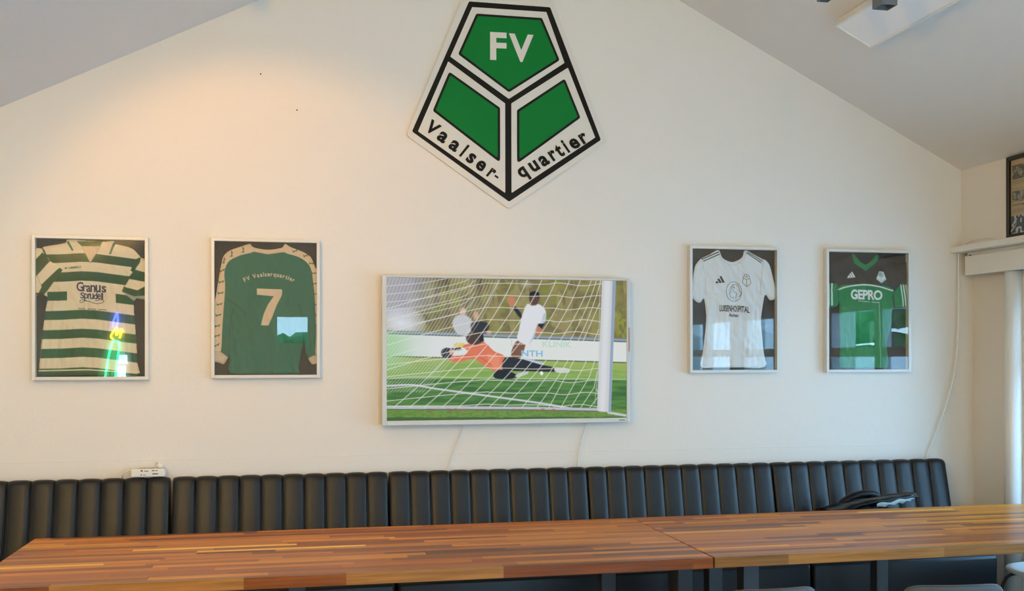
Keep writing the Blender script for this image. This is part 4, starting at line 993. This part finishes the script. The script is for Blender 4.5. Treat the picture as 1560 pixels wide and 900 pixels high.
def spot_lamp(x, y, z, label, group, on=False, aim=(0, 0, -1), s_=0.05):
    t = empty('spotlight', (x, y, zc(x)), label=label, cat='spotlight', group=group)
    d = zc(x)-z
    tube('stem', [(0, 0, -0.0), (0, 0, -d+0.04)], 0.008, M_SPOT, t, smooth_path=False)
    a = Vector(aim).normalized(); q = a.to_track_quat('-Z', 'Y').to_matrix().to_4x4()
    Mx = Matrix.Translation((0, 0, -d+0.04)) @ q
    bm = bmesh.new()
    for lo, hi in (((-s_/2, -s_/2, -0.09), (-s_/2+0.004, s_/2, 0.02)), ((s_/2-0.004, -s_/2, -0.09), (s_/2, s_/2, 0.02)), ((-s_/2+0.004, -s_/2, -0.09), (s_/2-0.004, -s_/2+0.004, 0.02)), ((-s_/2+0.004, s_/2-0.004, -0.09), (s_/2-0.004, s_/2, 0.02)), ((-s_/2+0.004, -s_/2+0.004, 0.0), (s_/2-0.004, s_/2-0.004, 0.02))):
        add_box(bm, lo, hi, 0, 1, Mx)
    obj('housing', bm, M_SPOT, t)
    bm = bmesh.new(); add_box(bm, (-s_/2+0.005, -s_/2+0.005, -0.06), (s_/2-0.005, s_/2-0.005, -0.05), 0, 1, Mx)
    obj('lamp_face', bm, M_GLOW if on else M_DIFF, t)
    return t
spot_lamp(2.215, -1.5, 3.085+0.05, 'small dark square spotlight head at the upper edge, left of the panel light', 'dark square spotlights under the roof')
spot_lamp(2.500, -1.5, 3.060+0.065, 'small dark square spotlight head in front of the panel light', 'dark square spotlights under the roof', s_=0.075)
for k, (lx, ly, lz, tx, tz, e_, lb) in enumerate(((-0.55, -1.55, 3.12, -0.15, 1.75, S1, 'lit spotlight on the left roof slope aimed at the gable wall above the jerseys'),
        (-1.75, -2.3, 2.58, -1.3, 1.0, S2, 'added fill spotlight low on the left roof slope near the left wall'))):  # second spot is unseen, added to lift the lower left wall
    spot_lamp(lx, ly, lz+0.05, lb, None, True, aim=(tx-lx, -ly, tz-lz))
    lamp('warm_spot', 'SPOT', (lx+0.0, ly+0.08, lz-0.02), (tx, 0, tz), WARM_E*e_, SPC[k], spot_size=math.radians(SPA[k]), spot_blend=SPB[k], shadow_soft_size=0.035)

M_SHADE = emit('fill_pendant_glow', (1.0, 0.78, 0.52, 1), 4)
for px_, py_, pz_, lb in ((1.129, -4.3, 3.35, 'round glowing fill lamp added under the ridge, out of view'), (-1.25, -4.7, 2.72, 'round glowing fill lamp added under the left slope, out of view')):  # unseen pendants, added above the view for broad warm fill
    t = empty('fill_pendant', (px_, py_, zc(px_)), label=lb, cat='lamp', group='added fill pendants')
    dz = pz_-zc(px_)
    tube('cord', [(0, 0, 0), (0, 0, dz+0.05)], 0.004, M_BLACK, t, smooth_path=False)
    bm = bmesh.new(); add_lathe(bm, [(0.0, dz+0.09), (0.03, dz+0.09), (0.12, dz+0.02), (0.125, dz), (0.12, dz+0.0), (0.028, dz+0.08), (0.0, dz+0.08)], 24); obj('lamp_shade', bm, M_TRIM, t, True)
    bm = bmesh.new(); add_lathe(bm, [(0.0, dz+0.045), (0.03, dz+0.03), (0.04, dz+0.0), (0.03, dz-0.03), (0.0, dz-0.04)], 16); obj('bulb', bm, M_SHADE, t, True)
    lamp('pendant_fill_light', 'POINT', (px_, py_, pz_-0.09), (px_, py_, 0), PEND_FILL_E*(2.5 if px_ < 0 else 0.28), (1.0, 0.60, 0.14), shadow_soft_size=0.06)

# ------------------------------------------------------------------ bag on the bench
bg_ = empty('black_bag', (3.06, -0.40, 0.452), label='black leather shoulder bag lying on the right-hand bench unit', cat='bag')
M_BAG = mat('black_bag_leather', L(8, 8, 9), 0.35, bump=0.001, scale=60, spec=0.25)
bm = bmesh.new()
r_ = bmesh.ops.create_cube(bm, size=1.0); bmesh.ops.subdivide_edges(bm, edges=bm.edges[:], cuts=6, use_grid_fill=True)
for v_ in bm.verts:
    q = v_.co.copy(); tw = 1-0.35*(q.z+0.5)
    v_.co = Vector((q.x*0.50*tw*(1-0.3*abs(q.y)), q.y*0.24*(1-0.5*(q.z+0.5))*(1-0.4*abs(q.x)), (q.z+0.5)*(0.305-0.10*abs(q.x*1.6)**2)+0.006*math.sin(q.x*22)*math.cos(q.y*9)))
obj('bag_body', bm, M_BAG, bg_, True)
# flap standing off to the right with a pale frayed lining
fl = catmull([(-0.25, -0.02, 0.262), (-0.16, -0.03, 0.285), (-0.06, -0.03, 0.312), (0.08, -0.03, 0.326), (0.20, -0.02, 0.334), (0.305, -0.01, 0.338)], 5)
bm = bmesh.new(); rows = []
for i, c in enumerate(fl):
    t_ = i/(len(fl)-1); hw = 0.10*(1-0.45*t_)
    rows.append([bm.verts.new(c+Vector((0, k*hw, -0.012*abs(k)**2+0.003*math.sin(i*1.3+k*3)))) for k in (-1, -0.5, 0, 0.5, 1)])
for a, b in zip(rows, rows[1:]):
    for i in range(4): bm.faces.new((a[i], a[i+1], b[i+1], b[i]))
o = obj('flap', bm, M_BAG, bg_, True); m_ = o.modifiers.new('thick', 'SOLIDIFY'); m_.thickness = 0.008
fl2 = catmull([(0.02, -0.10, 0.283), (0.10, -0.10, 0.292), (0.18, -0.09, 0.302), (0.25, -0.07, 0.312), (0.29, -0.05, 0.326)], 5)
bm = bmesh.new(); rows = []
for i, c in enumerate(fl2): rows.append([bm.verts.new(c+Vector((0, 0.004, 0.012+0.006*math.sin(i*0.9)))), bm.verts.new(c+Vector((0, 0, -0.006+0.006*math.sin(i*1.7)))), bm.verts.new(c+Vector((0, 0.05, -0.012)))])
for a, b in zip(rows, rows[1:]):
    for i in range(2): bm.faces.new((a[i], a[i+1], b[i+1], b[i]))
tag(obj('lining', bm, mat('pale_lining', L(150, 170, 172), 0.5, bump=0.002, scale=90), bg_, True), 'pale grey-blue lining under the flap')
tube('handle', [(-0.14, 0.02, 0.26), (-0.10, 0.02, 0.30), (-0.04, 0.02, 0.325), (0.02, 0.02, 0.334), (0.08, 0.02, 0.325), (0.12, 0.02, 0.30)], 0.022, M_BAG, bg_)
tube('strap', [(-0.17, -0.02, 0.23), (-0.21, -0.04, 0.255), (-0.25, -0.04, 0.235), (-0.27, -0.03, 0.14), (-0.26, -0.02, 0.02)], 0.014, M_BAG, bg_)

# ------------------------------------------------------------------ stool and chairs
st = empty('stool', (3.76, -0.98, 0), label='white stool with rounded moulded seat and black tube legs by the right wall', cat='stool')
bm = bmesh.new(); prof = [(0.0, 0.428), (0.10, 0.427), (0.16, 0.430), (0.195, 0.440), (0.205, 0.450), (0.200, 0.458), (0.175, 0.460), (0.10, 0.455), (0.0, 0.452)]
add_lathe(bm, prof, 40); obj('seat', bm, mat('white_moulded_shell', L(238, 240, 240), 0.35), st, True)
bm = bmesh.new(); add_lathe(bm, [(0, 0.4535), (0.008, 0.4535)], 12, (-0.07, -0.08)); obj('seat_hole', bm, M_BLACK, st)
for sx, sy in ((-1, -1), (1, -1), (1, 1), (-1, 1)):
    tube('leg', [(sx*0.09, sy*0.09, 0.425), (sx*0.145, sy*0.10, 0.418), (sx*0.172, sy*0.115, 0.385), (sx*0.185, sy*0.13, 0.30), (sx*0.205, sy*0.16, 0.0)], 0.0085, M_BLACK, st)
M_FELT = mat('grey_upholstery', L(74, 80, 84), 0.85, bump=0.0004, scale=300)
def shell_chair(x, y, rz, htop, wd, label, depth=0.44):
    t = empty('upholstered_chair', (x, y, 0), rz, label, 'chair', 'grey upholstered chairs in front of the tables')
    # curved backrest: inner and outer skin
    bm = bmesh.new(); rows = []
    na, nz_ = 18, 8
    def ring(thick):
        out = []
        for j in range(nz_+1):
            tz = j/nz_; row = []
            for i in range(na+1):
                s_ = 2*i/na-1
                xx = wd/2*s_; yy = -(0.05-0.05*abs(s_)**2.2)-0.05*tz-thick*0.5
                top = htop+0.004*(1-s_*s_)-0.035*abs(s_)**10
                zz = 0.43+(top-0.43)*tz
                row.append((xx, yy, zz))
            out.append(row)
        return out
    A = ring(0.045); B = ring(-0.045)
    for R_ in (A, B):
        rows.append([[bm.verts.new(q) for q in row] for row in R_])
    for R_ in rows:
        for a, b in zip(R_, R_[1:]):
            for i in range(na): bm.faces.new((a[i], a[i+1], b[i+1], b[i]))
    a, b = rows
    rim = [(a[j][0], b[j][0]) for j in range(nz_+1)]+[(a[nz_][i], b[nz_][i]) for i in range(1, na+1)]+[(a[j][na], b[j][na]) for j in range(nz_-1, -1, -1)]+[(a[0][i], b[0][i]) for i in range(na-1, 0, -1)]
    for k in range(len(rim)):
        p_, q_ = rim[k], rim[(k+1) % len(rim)]; bm.faces.new((p_[0], q_[0], q_[1], p_[1]))
    bmesh.ops.recalc_face_normals(bm, faces=bm.faces[:])
    be = [e for e in bm.edges if len(e.link_faces) == 2 and e.calc_face_angle(0) > 0.9]
    bmesh.ops.bevel(bm, geom=be, offset=0.014, segments=3, profile=0.5, affect='EDGES')
    bk = obj('backrest', bm, M_FELT, t, True)
    pipe = [((wd/2-0.004)*s_, -(0.05-0.05*abs(s_)**2.2)-0.05-0.012, htop+0.004*(1-s_*s_)-0.035*abs(s_)**10+0.0005) for s_ in np.linspace(-1, 1, 24)]
    tube('piping', pipe, 0.0025, M_STEEL, bk, smooth_path=False)
    bm = bmesh.new(); add_box(bm, (-wd/2+0.01, -0.06, 0.40), (wd/2-0.01, depth-0.06, 0.475), 0.025, 4); obj('seat', bm, M_FELT, t, True)
    for sx in (-1, 1):
        for yy, sp in ((0.0, -0.05), (depth-0.12, 0.04)):
            tube('leg', [(sx*(wd/2-0.06), yy, 0.41), (sx*(wd/2-0.03), yy+sp, 0.0)], 0.011, M_BLACK, t, smooth_path=False)
    return t
shell_chair(2.41, -2.05, -0.12, 0.696, 0.395, 'grey upholstered chair tucked under the right table, right of the other chair')
shell_chair(1.71, -1.96, 0.0, 0.696, 0.36, 'grey upholstered chair near the gap between the two tables, only its top edge showing')

# ------------------------------------------------------------------ neon sign at the back of the room (seen mirrored in the leftmost frame)
ne = empty('neon_sign', (-2.28, YB+0.02, 1.30), label='green, yellow and blue neon bottle sign on the back wall, mirrored in the leftmost frame', cat='neon sign')
NG, NY, NB, NWH = [emit(n_, c_, s_) for n_, c_, s_ in (('neon_green', (0.05, 1.0, 0.35, 1), 26), ('neon_yellow', (1.0, 0.8, 0.05, 1), 26), ('neon_blue', (0.1, 0.15, 1.0, 1), 30), ('neon_white', (0.6, 0.95, 1.0, 1), 18))]
box('back_plate', (-0.20, -0.019, -0.05), (0.26, 0.0, 0.85), M_TRIM, ne)
tube('green_tube', [(-0.10, 0.03, 0.0), (-0.06, 0.03, 0.25), (-0.02, 0.03, 0.42), (0.02, 0.03, 0.46), (0.07, 0.03, 0.42), (0.05, 0.03, 0.25), (0.02, 0.03, 0.0)], 0.012, NG, ne)
tube('yellow_tube', [(0.0, 0.03, 0.47), (-0.03, 0.03, 0.52), (0.04, 0.03, 0.62), (0.03, 0.03, 0.53), (0.10, 0.03, 0.60), (0.07, 0.03, 0.49)], 0.012, NY, ne)
tube('blue_tube', [(-0.01, 0.03, 0.62), (0.0, 0.03, 0.70), (0.04, 0.03, 0.80), (0.05, 0.03, 0.70), (0.03, 0.03, 0.63)], 0.012, NB, ne)
box('lit_sign', (0.06, 0.01, 0.17), (0.16, 0.03, 0.28), NWH, ne); box('lit_sign', (0.04, 0.01, 0.0), (0.14, 0.03, 0.14), NWH, ne)
